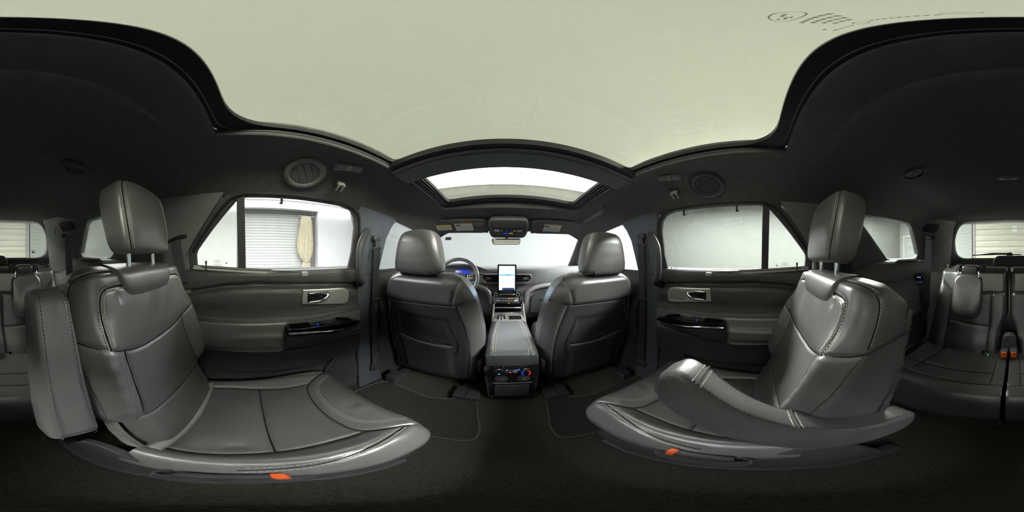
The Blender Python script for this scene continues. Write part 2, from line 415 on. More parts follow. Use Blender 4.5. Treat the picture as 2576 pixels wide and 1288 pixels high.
def shutter(name, label, origin, ax, width, z0, z1, pitch, mat, depth):
    """roller shutter: separate slats between two guide rails"""
    root = empty(name, (origin[0], origin[1], z0), label, 'shutter')
    ax = Vector(ax); nrm = Vector((-ax.y, ax.x, 0))
    prof = [(0, 0.0), (0.010, 0.12), (0.013, 0.5), (0.010, 0.86), (0.0, 0.95), (-0.006, 0.97), (-0.012, 0.97), (-0.012, 0.0)]
    V = []
    for e in (-width/2, width/2):
        for (d, h) in prof: V.append(tuple(ax*e + nrm*d + Vector((0, 0, h*pitch))))
    n = len(prof); F = [tuple(range(n))[::-1], tuple(range(n, 2*n))] + [(i, (i+1) % n, n+(i+1) % n, n+i) for i in range(n)]
    me = None; z = 0.0
    while z0+z+pitch <= z1+1e-6:
        if me is None:
            o = pyobj('slat', V, F, mat, root, True, True, 40); me = o.data; o.location = (0, 0, 0)
        else:
            o = bpy.data.objects.new('slat', me); COL.objects.link(o); o.parent = root; o.location = (0, 0, z)
        z += pitch
    for e in (-1, 1):
        p = Vector(origin[:2]+(0,))+ax*(e*(width/2+0.03))
        B().box((p.x, p.y, (z0+z1)/2), (abs(ax.x)*0.10+abs(ax.y)*0.06+0.02, abs(ax.y)*0.10+abs(ax.x)*0.06+0.02, z1-z0)).build('guide_rail', 'vent_grey' if depth else 'ash_trim', root, False)
    p = Vector(origin[:2]+(0,))
    B().cyl((p.x-ax.x*width/2, p.y-ax.y*width/2, z1+0.05), (p.x+ax.x*width/2, p.y+ax.y*width/2, z1+0.05), 0.09, 20).build('roll_drum', 'ash_trim', root)
    return root
shutter('roller_shutter', 'white slatted roller shutter in the wall recess left of the car', (-5.52, 1.0, 0), (0, -1, 0), 2.52, BZ0, 2.32, 0.095, 'shutter_white', 0)
shutter('roller_shutter', 'cream roller shutter behind the car seen through the rear window', (0.07, -5.5, 0), (1, 0, 0), 2.62, BZ0, 2.32, 0.20, 'shutter_cream', 1)

# gathered curtain hanging at the right end of the left shutter
cu = empty('curtain', (-5.3, 1.95, 0.0), 'gathered cream curtain tied in its lower third beside the white shutter', 'curtain')
def curtain_rings(levels, nfold):
    R = []
    for z, w, dp in levels:
        ring = []
        for i in range(96):
            a = 2*pi*i/96; k = 1+0.16*sin(nfold*a+0.8*sin(3*z))
            ring.append((-5.3+dp*cos(a)*k, 1.95+w*sin(a)*k+0.02*sin(4*z), z))
        R.append(ring)
    return R
B().loft(curtain_rings([(2.18, 0.15, 0.05), (2.12, 0.16, 0.06), (1.9, 0.19, 0.07), (1.5, 0.23, 0.08), (1.2, 0.26, 0.09), (0.95, 0.24, 0.09), (0.75, 0.17, 0.07), (0.64, 0.09, 0.05)], 11)).build('drape', 'curtain_cloth', cu)
B().loft(curtain_rings([(0.61, 0.09, 0.05), (0.5, 0.13, 0.06), (0.3, 0.16, 0.07), (0.0, 0.17, 0.07), (-0.3, 0.18, 0.07)], 11)).build('lower_drape', 'curtain_cloth', cu)
B().torus((-5.3, 1.95, 0.625), 0.075, 0.016, (0, 0, 1), 28, 8).build('tieback', 'curtain_cloth', cu)
B().cyl((-5.3, 1.7, 2.20), (-5.3, 2.3, 2.20), 0.018, 12).build('rod', 'grey_plastic', cu)

# lamp strip along the top of the left wall
ls = empty('light_strip', (-5.05, 0, 2.5), 'long bright lamp strip along the top of the left booth wall', 'lamp')
B().box((-5.10, -0.7, 2.60), (0.20, 9.0, 0.06)).build('housing', 'label_white', ls, False)
B().rbox((-5.08, -0.7, 2.545), (0.14, 8.9, 0.05), 0.02, 2).build('diffuser', 'lit_strip', ls)

# softbox banks added under the booth ceiling to light up the interior
def bank(label, c, d, m, skirts=()):
    lb = empty('fill_bank', (c[0], c[1], BZ1-0.12), label, 'lamp', 'added fill lights')
    B().box((c[0], c[1], BZ1-0.05), (d[0], d[1], 0.09)).build('housing', 'label_white', lb, False)
    B().rbox((c[0], c[1], BZ1-0.105), (d[0]-0.06, d[1]-0.06, 0.03), 0.01, 2).build('diffuser', m, lb)
    for sc, sd in skirts: B().box(sc, sd).build('spill_skirt', 'spill_skirt_cloth', lb, False)  # skirts added to hold bank light off the booth walls
bank('long added softbox fill light under the booth ceiling left of the car', (-2.75, -0.8, 0), (1.2, 6.4), 'lit_bank_left', [((-3.37, -0.8, 2.50), (0.02, 6.4, 0.20))])
bank('long added softbox fill light under the booth ceiling right of the car', (2.85, -0.8, 0), (1.2, 6.4), 'lit_bank_right', [((3.47, -0.8, 2.50), (0.02, 6.4, 0.20))])
bank('wide added softbox fill light under the booth ceiling ahead of the car', (0.0, 3.15, 0), (5.2, 0.9), 'lit_bank_front', [((0, 3.62, 2.32), (5.2, 0.02, 0.46))])
# doorway in the far right rear corner
dw = empty('door_booth', (4.0, BY0, BZ0), 'white door frame with small panes in the rear right booth corner', 'door', None, 'structure')
for x in (3.55, 4.35): B().box((x, BY0+0.03, 0.55), (0.09, 0.06, 2.3)).build('jamb', 'grey_plastic', dw, False, bevel=0.01)
B().box((3.95, BY0+0.03, 1.70), (0.9, 0.06, 0.09)).build('lintel', 'grey_plastic', dw, False, bevel=0.01)
B().box((3.95, BY0+0.015, 0.52), (0.7, 0.03, 2.25)).build('leaf', 'booth_wall_dim', dw, False)
for k in range(3): B().rbox((3.95, BY0+0.035, 1.35-0.32*k), (0.4, 0.012, 0.24), 0.004, 1).build('pane', 'booth_floor', dw)

# ------------------------------------------------------------------ car shell
def winx(z, off=0.0): return 0.735-0.242*(z-0.77)+off          # inner face of the side glass
_hy = [-1.56, -0.9, -0.2, 0.4, 0.75, 1.0, 1.15, 1.30]; _hz = [1.205, 1.215, 1.200, 1.200, 1.185, 1.150, 1.105, 1.045]
def headz(x, y):
    z0 = float(np.interp(y, _hy, _hz)); d = max(0.0, abs(x)-0.43)
    return z0-0.118*(d/0.235)**1.6
def polar_resample(poly, c, n):
    """n points of a star-shaped outline at even angles about c"""
    P = np.array(poly, float)-np.array(c); out = []
    for k in range(n):
        a = 2*pi*k/n; d = np.array([cos(a), sin(a)]); best = 0
        for i in range(len(P)):
            p, q = P[i], P[(i+1) % len(P)]; e = q-p
            den = d[0]*e[1]-d[1]*e[0]
            if abs(den) < 1e-12: continue
            t = (p[0]*e[1]-p[1]*e[0])/den; s_ = (p[0]*d[1]-p[1]*d[0])/den
            if t > 0 and -1e-9 <= s_ <= 1+1e-9: best = max(best, t)
        out.append((float(c[0]+d[0]*best), float(c[1]+d[1]*best)))
    return out
tag(B().box((0, 0.62, -0.085), (1.56, 2.9, 0.07)).build('floor', 'carpet', None, False), 'dark carpeted car floor between the middle seats', 'carpet floor', None, 'structure')

# headliner: solid ring around the roof opening
OPEN = round_poly([(-0.425, -0.165), (0.425, -0.165), (0.425, 0.985), (-0.425, 0.985)], [0.12, 0.12, 0.07, 0.07], 8)
OUT = [(-0.665, -1.56), (0.665, -1.56), (0.665, 1.10), (0.60, 1.28), (-0.60, 1.28), (-0.665, 1.10)]
NH = 240; cc = (0.0, 0.35)
pi_, po_ = polar_resample(OPEN, cc, NH), polar_resample(OUT, cc, NH)
rings = []
def hl_ring(f, dz=0.0, grow=0.0):
    r = []
    for (ax, ay), (bx, by) in zip(pi_, po_):
        x, y = ax+(bx-ax)*f, ay+(by-ay)*f
        if grow: 
            l = sqrt((bx-ax)**2+(by-ay)**2); x += (bx-ax)/l*grow; y += (by-ay)/l*grow
        r.append((x, y, headz(min(max(x, -0.68), 0.68), min(max(y, -1.56), 1.28))+dz))
    return r
rings.append(hl_ring(0.0, 0.060)); rings.append(hl_ring(0.0, 0.012)); rings.append(hl_ring(0.006, 0.004)); rings.append(hl_ring(0.02, 0.0))
for k in range(1, 30): rings.append(hl_ring(0.02+0.98*k/29))
rings.append(hl_ring(1.0, 0.012, 0.012)); rings.append(hl_ring(1.0, 0.085, 0.10)); rings.append(hl_ring(1.0, 0.115, 0.10)); rings.append(hl_ring(0.5, 0.10)); rings.append(hl_ring(0.0, 0.060))
tag(B().loft(rings, False).build('ceiling', 'headliner', None, True, 60), 'black fabric headliner around the large glass roof opening', 'headliner', None, 'structure')

# panoramic sunroof
sr = empty('sunroof', (0, 0.4, 1.24), 'two-panel panoramic glass sunroof with black frame and dark crossbar', 'sunroof')
def crown(x): return -0.022*(x/0.43)**2
def roof_pane(y0, y1, z0, z1, hw, t=0.004, n=20):
    top, bot = [], []
    R = []
    for k in range(2):
        pass
    V = []; F = []
    for dz in (0, t):
        for yy, zz in ((y0, z0), (y1, z1)):
            for i in range(n+1):
                x = -hw+2*hw*i/n; V.append((x, yy, zz+dz+crown(x)))
    m = n+1
    for i in range(n):
        F += [(i, i+1, m+i+1, m+i), (2*m+i, 3*m+i, 3*m+i+1, 2*m+i+1), (i, 2*m+i, 2*m+i+1, i+1), (m+i, m+i+1, 3*m+i+1, 3*m+i)]
    F += [(0, m, 3*m, 2*m), (n, 2*m+n, 3*m+n, m+n)]
    return V, F
V, F = roof_pane(-0.12, 0.53, 1.262, 1.258, 0.45); pyobj('rear_glass', V, F, 'glass_roof', sr, True, True, 40)
V, F = roof_pane(0.53, 0.985, 1.258, 1.215, 0.45); pyobj('front_glass', V, F, 'glass_roof_front', sr, True, True, 40)
# black frame around the rear pane opening
inn = round_poly([(-0.412, -0.042), (0.412, -0.042), (0.412, 0.468), (-0.412, 0.468)], [0.11, 0.11, 0.035, 0.035], 8)
outr = [(-0.47, -0.11), (0.47, -0.11), (0.47, 0.535), (-0.47, 0.535)]
pin, pou = polar_resample(inn, (0, 0.22), 160), polar_resample(outr, (0, 0.22), 160)
fr = lambda P, dz: [(x, y, 1.243+crown(x)+dz) for x, y in P]
lerp2 = lambda A, Bq, t: [(a[0]+(b_[0]-a[0])*t, a[1]+(b_[1]-a[1])*t) for a, b_ in zip(A, Bq)]
B().loft([fr(pin, 0.016), fr(pin, 0.0), fr(lerp2(pin, pou, 0.35), -0.004), fr(pou, -0.004), fr(pou, 0.016), fr(pin, 0.016)], False).build('rear_frame', 'black_rubber', sr)
B().tube([(x, y, 1.2395+crown(x)) for x, y in lerp2(pin, pou, 0.40)]+[(*lerp2(pin, pou, 0.40)[0], 1.2395+crown(pin[0][0]))], 0.0014, 6).build('seal_line', 'vent_grey', sr)
inn = round_poly([(-0.378, 0.59), (0.378, 0.59), (0.372, 0.925), (-0.372, 0.925)], [0.01, 0.01, 0.03, 0.03], 6)
outr = [(-0.46, 0.53), (0.46, 0.53), (0.46, 1.01), (-0.46, 1.01)]
pin, pou = polar_resample(inn, (0, 0.75), 160), polar_resample(outr, (0, 0.75), 160)
ff = lambda P, dz: [(x, y, float(np.interp(y, [0.53, 1.0], [1.240, 1.190]))+crown(x)+dz) for x, y in P]
B().loft([ff(pin, 0.018), ff(pin, 0.0), ff(lerp2(pin, pou, 0.4), -0.006), ff(pou, -0.006), ff(pou, 0.018), ff(pin, 0.018)], False).build('front_frame', 'black_rubber', sr)
for s in (-1, 1):      # guide rails with fine grooves
    for k in range(4):
        B().box((s*(0.386+0.011*k), 0.76, 1.196-0.006*k), (0.005, 0.36, 0.006), Matrix.Rotation(radians(-5), 3, 'X')).build('guide_groove', 'dark_metal' if k % 2 else 'dark_plastic', sr, False)
    B().box((s*0.430, 0.2, 1.226), (0.016, 0.72, 0.030)).build('side_rail', 'dark_plastic', sr, False, bevel=0.004)
    B().rbox((s*0.405, -0.078, 1.219), (0.055, 0.010, 0.006), 0.002, 2, Matrix.Rotation(s*radians(20), 3, 'Z')).build('rail_clip', 'chrome', sr)
def xbar(y0, y1, z0, z1, name, mat, bev=0.004):
    n = 24; R = []
    for i in range(n+1):
        x = -0.44+0.88*i/n; c = crown(x)
        R.append([(x, y0, z0+c), (x, y1, z0+c), (x, y1, z1+c), (x, y0, z1+c)])
    return B().loft(R).build(name, mat, sr, True, 40)
xbar(0.450, 0.480, 1.222, 1.245, 'gasket', 'black_rubber')
xbar(0.478, 0.494, 1.216, 1.240, 'crossbar_strip', 'grey_plastic')
xbar(0.492, 0.592, 1.208, 1.240, 'crossbar', 'roof_trim')
R = []
for i in range(25):     # rolled-back fabric shade
    x = -0.425+0.85*i/24; c = crown(x)
    R.append([(x, y, z+c) for y, z in ((-0.082, 1.236), (-0.076, 1.232), (-0.076, 1.227), (-0.084, 1.222), (-0.13, 1.219), (-0.23, 1.215), (-0.23, 1.236))])
B().loft(R).build('sunshade', 'headliner', sr)
# etched maker's marks on the rear pane (mirrored as seen from inside)
gm = B()
def ov(c, ra, rb, w=0.0006, n=30):
    r0, r1, r2, r3 = [], [], [], []
    for i in range(n):
        a = 2*pi*i/n
        for R_, k, dz in ((r0, 0, 0), (r1, w, 0), (r2, w, 0.0004), (r3, 0, 0.0004)):
            x = c[0]+(ra-k)*cos(a); R_.append((x, c[1]+(rb-k)*sin(a), 1.2612-0.0008-dz))
    gm.loft([r0, r1, r2, r3, r0], False)
def mark(x, y, w, h): gm.box((x, y, 1.2604), (w, h, 0.0005))
# marks on the rear roof pane, near its rear right corner
MK = empty('glass_marking', (0.0, -0.02, 1.26), 'grey etched safety marking near the rear edge of the glass roof', 'marking')
ov((-0.003, -0.0065), 0.0130, 0.0046); ov((0.002, -0.0333), 0.0042, 0.0026, 0.0005); ov((-0.034, -0.0312), 0.0048, 0.0017, 0.0005)
for x, y, w, h in ((-0.006, -0.0055, 0.007, 0.0010), (0.001, -0.0072, 0.006, 0.0010), (0.004, -0.0055, 0.004, 0.0008), (-0.002, -0.0083, 0.004, 0.0008)): mark(x, y, w, h)
for r_ in range(4):
    for k in range(6-r_): mark(0.010-0.0045*k-0.001*r_, -0.0145-0.0038*r_, 0.0034, 0.0018)
for k in range(9): mark(-0.005-0.0028*k, -0.0325-0.0001*k, 0.0019, 0.0013)
for k in range(5): mark(0.022-0.003*k, -0.0345, 0.0022, 0.0010)
for x, y in ((0.025, -0.0290), (0.0245, -0.0340)): gm.prism([(x-0.002, y-0.001), (x+0.002, y), (x-0.002, y+0.001)], lambda a, b_: (a, b_, 1.2606), lambda a, b_: (a, b_, 1.2602))
gm.build('etching', 'glass_etched', MK, False)['kind'] = 'stuff'

# ------------------------------------------------------------------ rear side doors
GL = [(0.492, 0.752), (0.503, 0.87), (0.497, 1.00), (0.486, 1.042), (0.455, 1.070), (0.40, 1.082), (0.20, 1.085), (-0.01, 1.083), (-0.045, 1.067), (-0.09, 1.018), (-0.150, 0.950), (-0.214, 0.872), (-0.222, 0.855), (-0.222, 0.794)]
FR_ = [(0.548, 0.735), (0.552, 0.90), (0.545, 1.00), (0.520, 1.055), (0.47, 1.088), (0.40, 1.098), (0.20, 1.102), (-0.02, 1.102), (-0.085, 1.085), (-0.13, 1.04), (-0.19, 0.955), (-0.246, 0.872), (-0.256, 0.845), (-0.256, 0.752)]
Zc = [0.0, 0.262, 0.272, 0.290, 0.40, 0.425, 0.432, 0.440, 0.446, 0.470, 0.505, 0.515, 0.530, 0.552, 0.574, 0.590, 0.610, 0.640, 0.668, 0.684, 0.690, 0.696, 0.702, 0.708, 0.716, 0.745, 0.764, 0.775, 0.790]
Xc = [0.712, 0.710, 0.700, 0.682, 0.668, 0.662, 0.660, 0.668, 0.650, 0.640, 0.638, 0.642, 0.655, 0.686, 0.697, 0.712, 0.714, 0.708, 0.708, 0.712, 0.718, 0.734, 0.738, 0.734, 0.716, 0.712, 0.713, 0.718, 0.738]
def crease(y): return float(np.interp(y, [-0.30, -0.11, 0.03, 0.30, 0.44, 0.53], [0.672, 0.712, 0.724, 0.712, 0.702, 0.690]))-0.702
def door_x(y, z):
    dz = crease(y)*float(sstep(0.60, 0.69, np.array(z)))*float(1-sstep(0.745, 0.775, np.array(z)))
    x = float(np.interp(z-dz, Zc, Xc))
    k = float(sstep(0.13, 0.17, np.array(y)))          # ahead of y=.15 the padded armrest gives way to the switch panel
    if 0.43 < z < 0.56: x = x+(0.690-x)*k
    if z < 0.43: x += 0.02*float(sstep(0.20, 0.42, np.array(y)))*float(sstep(0.1, 0.3, np.array(z)))
    return x
def side_glass_pane(name, poly, s, mat, parent, off=0.009):
    return B().prism(poly, lambda y, z: (s*winx(z, off), y, z), lambda y, z: (s*winx(z, off+0.004), y, z)).build(name, mat, parent, False)
def car_door(idx, s):
    side = 'left' if s < 0 else 'right'
    rgn = lambda z, y: 'lower_panel' if z < 0.4425 else ('armrest' if z < 0.556 else ('middle_panel' if z < 0.70+crease(y) else 'upper_panel'))
    ys = np.linspace(-0.30, 0.535, 64); zs = np.unique(np.r_[np.linspace(0, 0.79, 100), Zc])
    P = np.zeros((len(ys), len(zs), 3))
    for i, y in enumerate(ys):
        for j, z in enumerate(zs): P[i, j] = (s*door_x(y, z), y, z)
    key = np.empty((len(ys)-1, len(zs)-1), object)
    for i in range(len(ys)-1):
        for j in range(len(zs)-1): key[i, j] = rgn((zs[j]+zs[j+1])/2, (ys[i]+ys[i+1])/2)
    root = empty('door_%d' % idx, (s*0.72, 0.12, 0.0), '%s rear car door trim with silver handle plate and padded armrest' % side, 'car door', None, 'structure')
    split_surface(P, key, {'upper_panel': 'door_soft', 'middle_panel': 'door_soft', 'armrest': 'leather_smooth', 'lower_panel': 'door_plastic'}, root)
    B().box((s*0.765, 0.12, 0.36), (0.05, 0.86, 0.86)).build('door_skin', 'door_plastic', root, False)
    # window frame, division bar, panes, sill strip
    ctr = (0.17, 0.90); gi = polar_resample(GL, ctr, 200); fo = polar_resample(FR_, ctr, 200); mid = lerp2(gi, fo, 0.45)
    mp = lambda P_, off: [(s*winx(z, off), y, z) for y, z in P_]
    B().loft([mp(gi, 0.020), mp(gi, 0.006), mp(lerp2(gi, fo, 0.08), 0.002), mp(mid, -0.003), mp(fo, 0.0), mp(fo, 0.05), mp(gi, 0.020)], False).build('window_frame', 'door_plastic', root)
    B().tube([(s*winx(z, -0.004), y, z) for y, z in mid[4:104]], 0.006, 8).build('window_seal', 'black_rubber', root)
    bar = [(-0.008, 0.772), (-0.012, 1.084), (-0.043, 1.072), (-0.040, 0.774)]
    B().prism(bar, lambda y, z: (s*winx(z, -0.002), y, z), lambda y, z: (s*winx(z, 0.03), y, z)).build('division_bar', 'dark_plastic', root, False, bevel=0.002)
    front = [(y, z) for y, z in GL if y > -0.02]+[(-0.015, 0.776)]
    front = [(0.508, 0.74)]+[(y+0.010 if y > 0.4 else y, z+0.008) for y, z in front[1:-1]]+[(-0.015, 0.765)]
    rearp = [(-0.035, 0.770), (-0.035, 1.072)]+[(y-0.006, z) for y, z in GL[8:13]]+[(-0.230, 0.785)]
    side_glass_pane('window_pane', front, s, 'glass_clear' if s < 0 else 'glass_tinted', root)  # left pane stays untinted to brighten the view on that side
    side_glass_pane('quarter_pane', rearp, s, 'glass_tinted', root)
    B().strap([(s*winx(0.772, -0.010), y, float(np.interp(y, [-0.23, 0.50], [0.794, 0.754]))) for y in np.linspace(-0.235, 0.51, 14)], (s*0.5, 0, 1), 0.018, 0.010).build('sill_strip', 'grey_plastic', root, False)
    B().strap([(s*winx(0.772, 0.002), y, float(np.interp(y, [-0.23, 0.50], [0.800, 0.760]))) for y in np.linspace(-0.225, 0.495, 14)], (s*0.5, 0, 1), 0.010, 0.008).build('glass_seal', 'black_rubber', root, False)
    B().rbox((s*0.714, 0.245 if s > 0 else 0.245, 0.766), (0.020, 0.030, 0.020), 0.006, 2).build('shade_hook', 'grey_plastic', root)
    B().rbox((s*0.722, 0.02, 0.786), (0.006, 0.44, 0.004), 0.001, 1, Matrix.Rotation(radians(-3.0), 3, 'X')).build('shade_slot', 'black_rubber', root)
    # lock knob
    B().cyl((s*0.716, -0.176, 0.783), (s*0.714, -0.176, 0.822), 0.0032, 10).cyl((s*0.714, -0.176, 0.812), (s*0.714, -0.176, 0.825), 0.0045, 10).build('lock_knob', 'dark_plastic', root)
    for hy in ((0.13,) if s < 0 else (0.352, 0.10)):     # shade hooks at the top of the glass
        B().rbox((s*winx(1.075, -0.004), hy, 1.068), (0.008, 0.010, 0.030), 0.003, 2).rbox((s*winx(1.06, -0.007), hy-0.003, 1.056), (0.008, 0.015, 0.008), 0.003, 2).build('blind_hook', 'black_rubber', root)
    # silver handle plate
    pl = round_poly([(0.228, 0.632), (0.232, 0.698), (0.445, 0.688), (0.472, 0.668), (0.468, 0.612), (0.450, 0.604)], [0.004, 0.004, 0.02, 0.03, 0.02, 0.02], 5)
    hp = B().prism(pl, lambda y, z: (s*0.718, y, z), lambda y, z: (s*0.7000, y, z)).build('handle_plate', 'satin_metal', root, False, bevel=0.003); hp['label'] = 'satin silver door handle plate'
    gr = round_poly([(0.365, 0.624), (0.352, 0.676), (0.438, 0.676), (0.458, 0.660), (0.455, 0.622)], 0.014, 5)
    B().prism(gr, lambda y, z: (s*0.703, y, z), lambda y, z: (s*0.6985, y, z)).build('speaker_mesh', 'vent_grey', hp, False)
    rc = round_poly([(0.252, 0.640), (0.254, 0.684), (0.355, 0.679), (0.345, 0.640)], 0.004, 4)
    B().prism(rc, lambda y, z: (s*0.704, y, z), lambda y, z: (s*0.6992, y, z)).build('handle_recess', 'gloss_black', hp, False)
    lv = smooth_path([(s*0.697, 0.258, 0.679), (s*0.692, 0.318, 0.678), (s*0.686, 0.345, 0.668), (s*0.684, 0.328, 0.650), (s*0.690, 0.305, 0.642), (s*0.697, 0.262, 0.640)], 6)
    B().tube(lv, [0.003+0.005*sin(pi*i/(len(lv)-1)) for i in range(len(lv))], 10).build('release_lever', 'chrome', hp)
    # switch panel
    top = [(0.150, 0.548), (0.36, 0.540), (0.40, 0.545), (0.515, 0.505), (0.520, 0.492), (0.34, 0.492), (0.150, 0.515)]
    sw = B().prism(top, lambda y, z: (s*0.700, y, z), lambda y, z: (s*(0.632+max(0, y-0.42)*0.35), y, z)).build('switch_panel', 'gloss_black', root, False, bevel=0.003)
    under = [(0.142, 0.514), (0.34, 0.491), (0.515, 0.490), (0.500, 0.466), (0.34, 0.440), (0.24, 0.432), (0.142, 0.440)]
    B().prism(under, lambda y, z: (s*0.700, y, z), lambda y, z: (s*(0.636+max(0, y-0.40)*0.40+max(0, 0.47-z)*0.6), y, z)).build('panel_underside', 'dark_plastic', root, False, bevel=0.004)
    B().rbox((s*0.664, 0.205, 0.5475), (0.038, 0.085, 0.006), 0.003, 2).build('grab_cup_shade', 'black', sw)  # black slab in place of the cup's shaded hollow
    B().rbox((s*0.668, 0.420, 0.5385), (0.040, 0.070, 0.008), 0.004, 2, Matrix.Rotation(radians(-12), 3, 'X')).build('storage_cup_shade', 'black', sw)  # dark of the storage hollow put in as a black slab
    B().rbox((s*0.660, 0.305, 0.5450), (0.022, 0.030, 0.005), 0.002, 2).build('window_switch', 'dark_plastic', sw)
    B().disc((s*0.650, 0.282, 0.5465), (0, 0, 1), 0.0028, 0.0028, 0.003, 12).build('indicator_light', 'led_blue', sw)
    lp = [(s*0.631, 0.152, 0.530), (s*0.630, 0.25, 0.522), (s*0.632, 0.33, 0.510), (s*0.640, 0.40, 0.502)]
    B().tube(smooth_path(lp, 5), 0.0045, 8).build('chrome_strip', 'chrome', sw)
    # pocket ledge, speaker grille
    B().strap([(s*(door_x(y, 0.433)-0.002), y, float(np.interp(y, [-0.2, 0.1, 0.25, 0.5], [0.447, 0.436, 0.428, 0.428]))) for y in np.linspace(-0.24, 0.30, 16)], (0, 0, 1), 0.012, 0.008).build('pocket_ledge', 'grey_plastic', root, False)
    sg = round_poly([(0.36, 0.05), (0.335, 0.22), (0.430, 0.355), (0.512, 0.342), (0.514, 0.05)], [0.02, 0.03, 0.04, 0.03, 0.02], 5)
    spk = B().prism(sg, lambda y, z: (s*0.716, y, z), lambda y, z: (s*0.694, y, z)).build('speaker_surround', 'door_plastic', root, False, bevel=0.005)
    g2 = [(0.435+(y-0.435)*0.86, 0.2+(z-0.2)*0.90) for y, z in sg]
    B().prism(g2, lambda y, z: (s*0.700, y, z), lambda y, z: (s*0.6915, y, z)).build('speaker_grille', 'dark_plastic', spk, False)
    # stitching
    for zz, y0, y1 in ((0.5745, -0.26, 0.41), (0.579, -0.26, 0.41), (0.5035, -0.26, 0.14), (0.5075, -0.26, 0.14)):
        pts = [(s*(door_x(y, zz)-0.001), y, zz-(0.010*sstep(0.1, 0.4, np.array(y)) if zz > 0.55 else 0)) for y in np.linspace(y0, y1, 30)]
        dashes(pts, (-s, 0, 0.2), root, 'grey_plastic')
    # etched marks on the panes
    e = B()
    for cy, cz, k in (((0.44, 0.79, 1.0), (-0.12, 0.81, 1.3)) if s > 0 else ((-0.13, 0.815, 1.3),)):
        for i in range(5): e.box((s*winx(cz, 0.0080), cy, cz+0.010*k-0.005*i*k), (0.0008, (0.016, 0.022, 0.014, 0.026, 0.034)[i]*k, 0.0016))
        e.box((s*winx(cz, 0.0080), cy+0.03*k, cz), (0.0008, 0.007, 0.007))
    e.build('glass_mark', 'ink_grey', root, False)
    return root
car_door(1, -1); car_door(2, 1)

# ------------------------------------------------------------------ B pillars, belts, handles
def zsec(s, z, y0, y1, xi, xo=0.80, r=0.02):
    pts = round_poly([(xi, y0), (xi, y1), (xi+0.03, y1+0.004), (xo, y1-0.06), (xo, y0+0.055), (xi+0.03, y0+0.004)], [r, r, 0.0, 0.0, 0.0, 0.0], 5)
    return [(s*x, y, z) for x, y in pts]
def b_pillar(idx, s):
    side = 'left' if s < 0 else 'right'
    root = empty('trim_%d' % idx, (s*0.70, 0.6, -0.05), 'grey plastic B-pillar trim behind the %s front seat' % side, 'pillar', None, 'structure')
    B().loft([zsec(s, *q) for q in ((-0.05, 0.545, 0.72, 0.700), (0.10, 0.540, 0.69, 0.702), (0.45, 0.530, 0.680, 0.703), (0.742, 0.522, 0.680, 0.700))]).build('lower_cover', 'pillar_plastic', root)
    B().loft([zsec(s, *q) for q in ((0.745, 0.522, 0.682, 0.697), (0.80, 0.526, 0.695, 0.694), (0.95, 0.528, 0.735, 0.682), (1.02, 0.515, 0.765, 0.668), (1.07, 0.500, 0.800, 0.655), (1.105, 0.495, 0.83, 0.640))]).build('upper_cover', 'pillar_plastic', root)
    g = round_poly([(0.592, 0.82), (0.668, 0.815), (0.680, 1.01), (0.600, 1.015)], 0.012, 4)
    B().prism(g, lambda y, z: (s*(0.699-0.09*(z-0.80)), y, z), lambda y, z: (s*(0.6905-0.09*(z-0.80)), y, z)).build('belt_slide', 'pillar_plastic', root, False, bevel=0.002)
    text_mesh('AIRBAG', 0.014, (s*0.6665, 0.655, 1.045), (0, -s, 0), (-s*0.3, 0, 1), 'ink', root)
    return root
b_pillar(1, -1); b_pillar(2, 1)
def grab_handle(s):
    side = 'left' if s < 0 else 'right'
    root = empty('grab_handle', (s*0.66, 0.5, 0.85), 'grey upright grab handle on the %s B-pillar' % side, 'handle', 'B-pillar grab handles')
    pts = smooth_path([(s*0.690, 0.566, 0.982), (s*0.658, 0.556, 0.978), (s*0.640, 0.520, 0.945), (s*0.632, 0.490, 0.895), (s*0.632, 0.482, 0.82), (s*0.638, 0.490, 0.755), (s*0.655, 0.520, 0.712), (s*0.690, 0.540, 0.705)], 6)
    B().tube(pts, [0.013+0.005*sin(pi*i/(len(pts)-1)) for i in range(len(pts))], 12, 0.75, side=(0, 1, 0)).build('grip', 'dark_plastic', root)
    for z, y in ((0.980, 0.560), (0.708, 0.530)): B().rbox((s*0.686, y, z), (0.020, 0.034, 0.042), 0.008, 3).build('mount', 'dark_plastic', root)
grab_handle(-1); grab_handle(1)
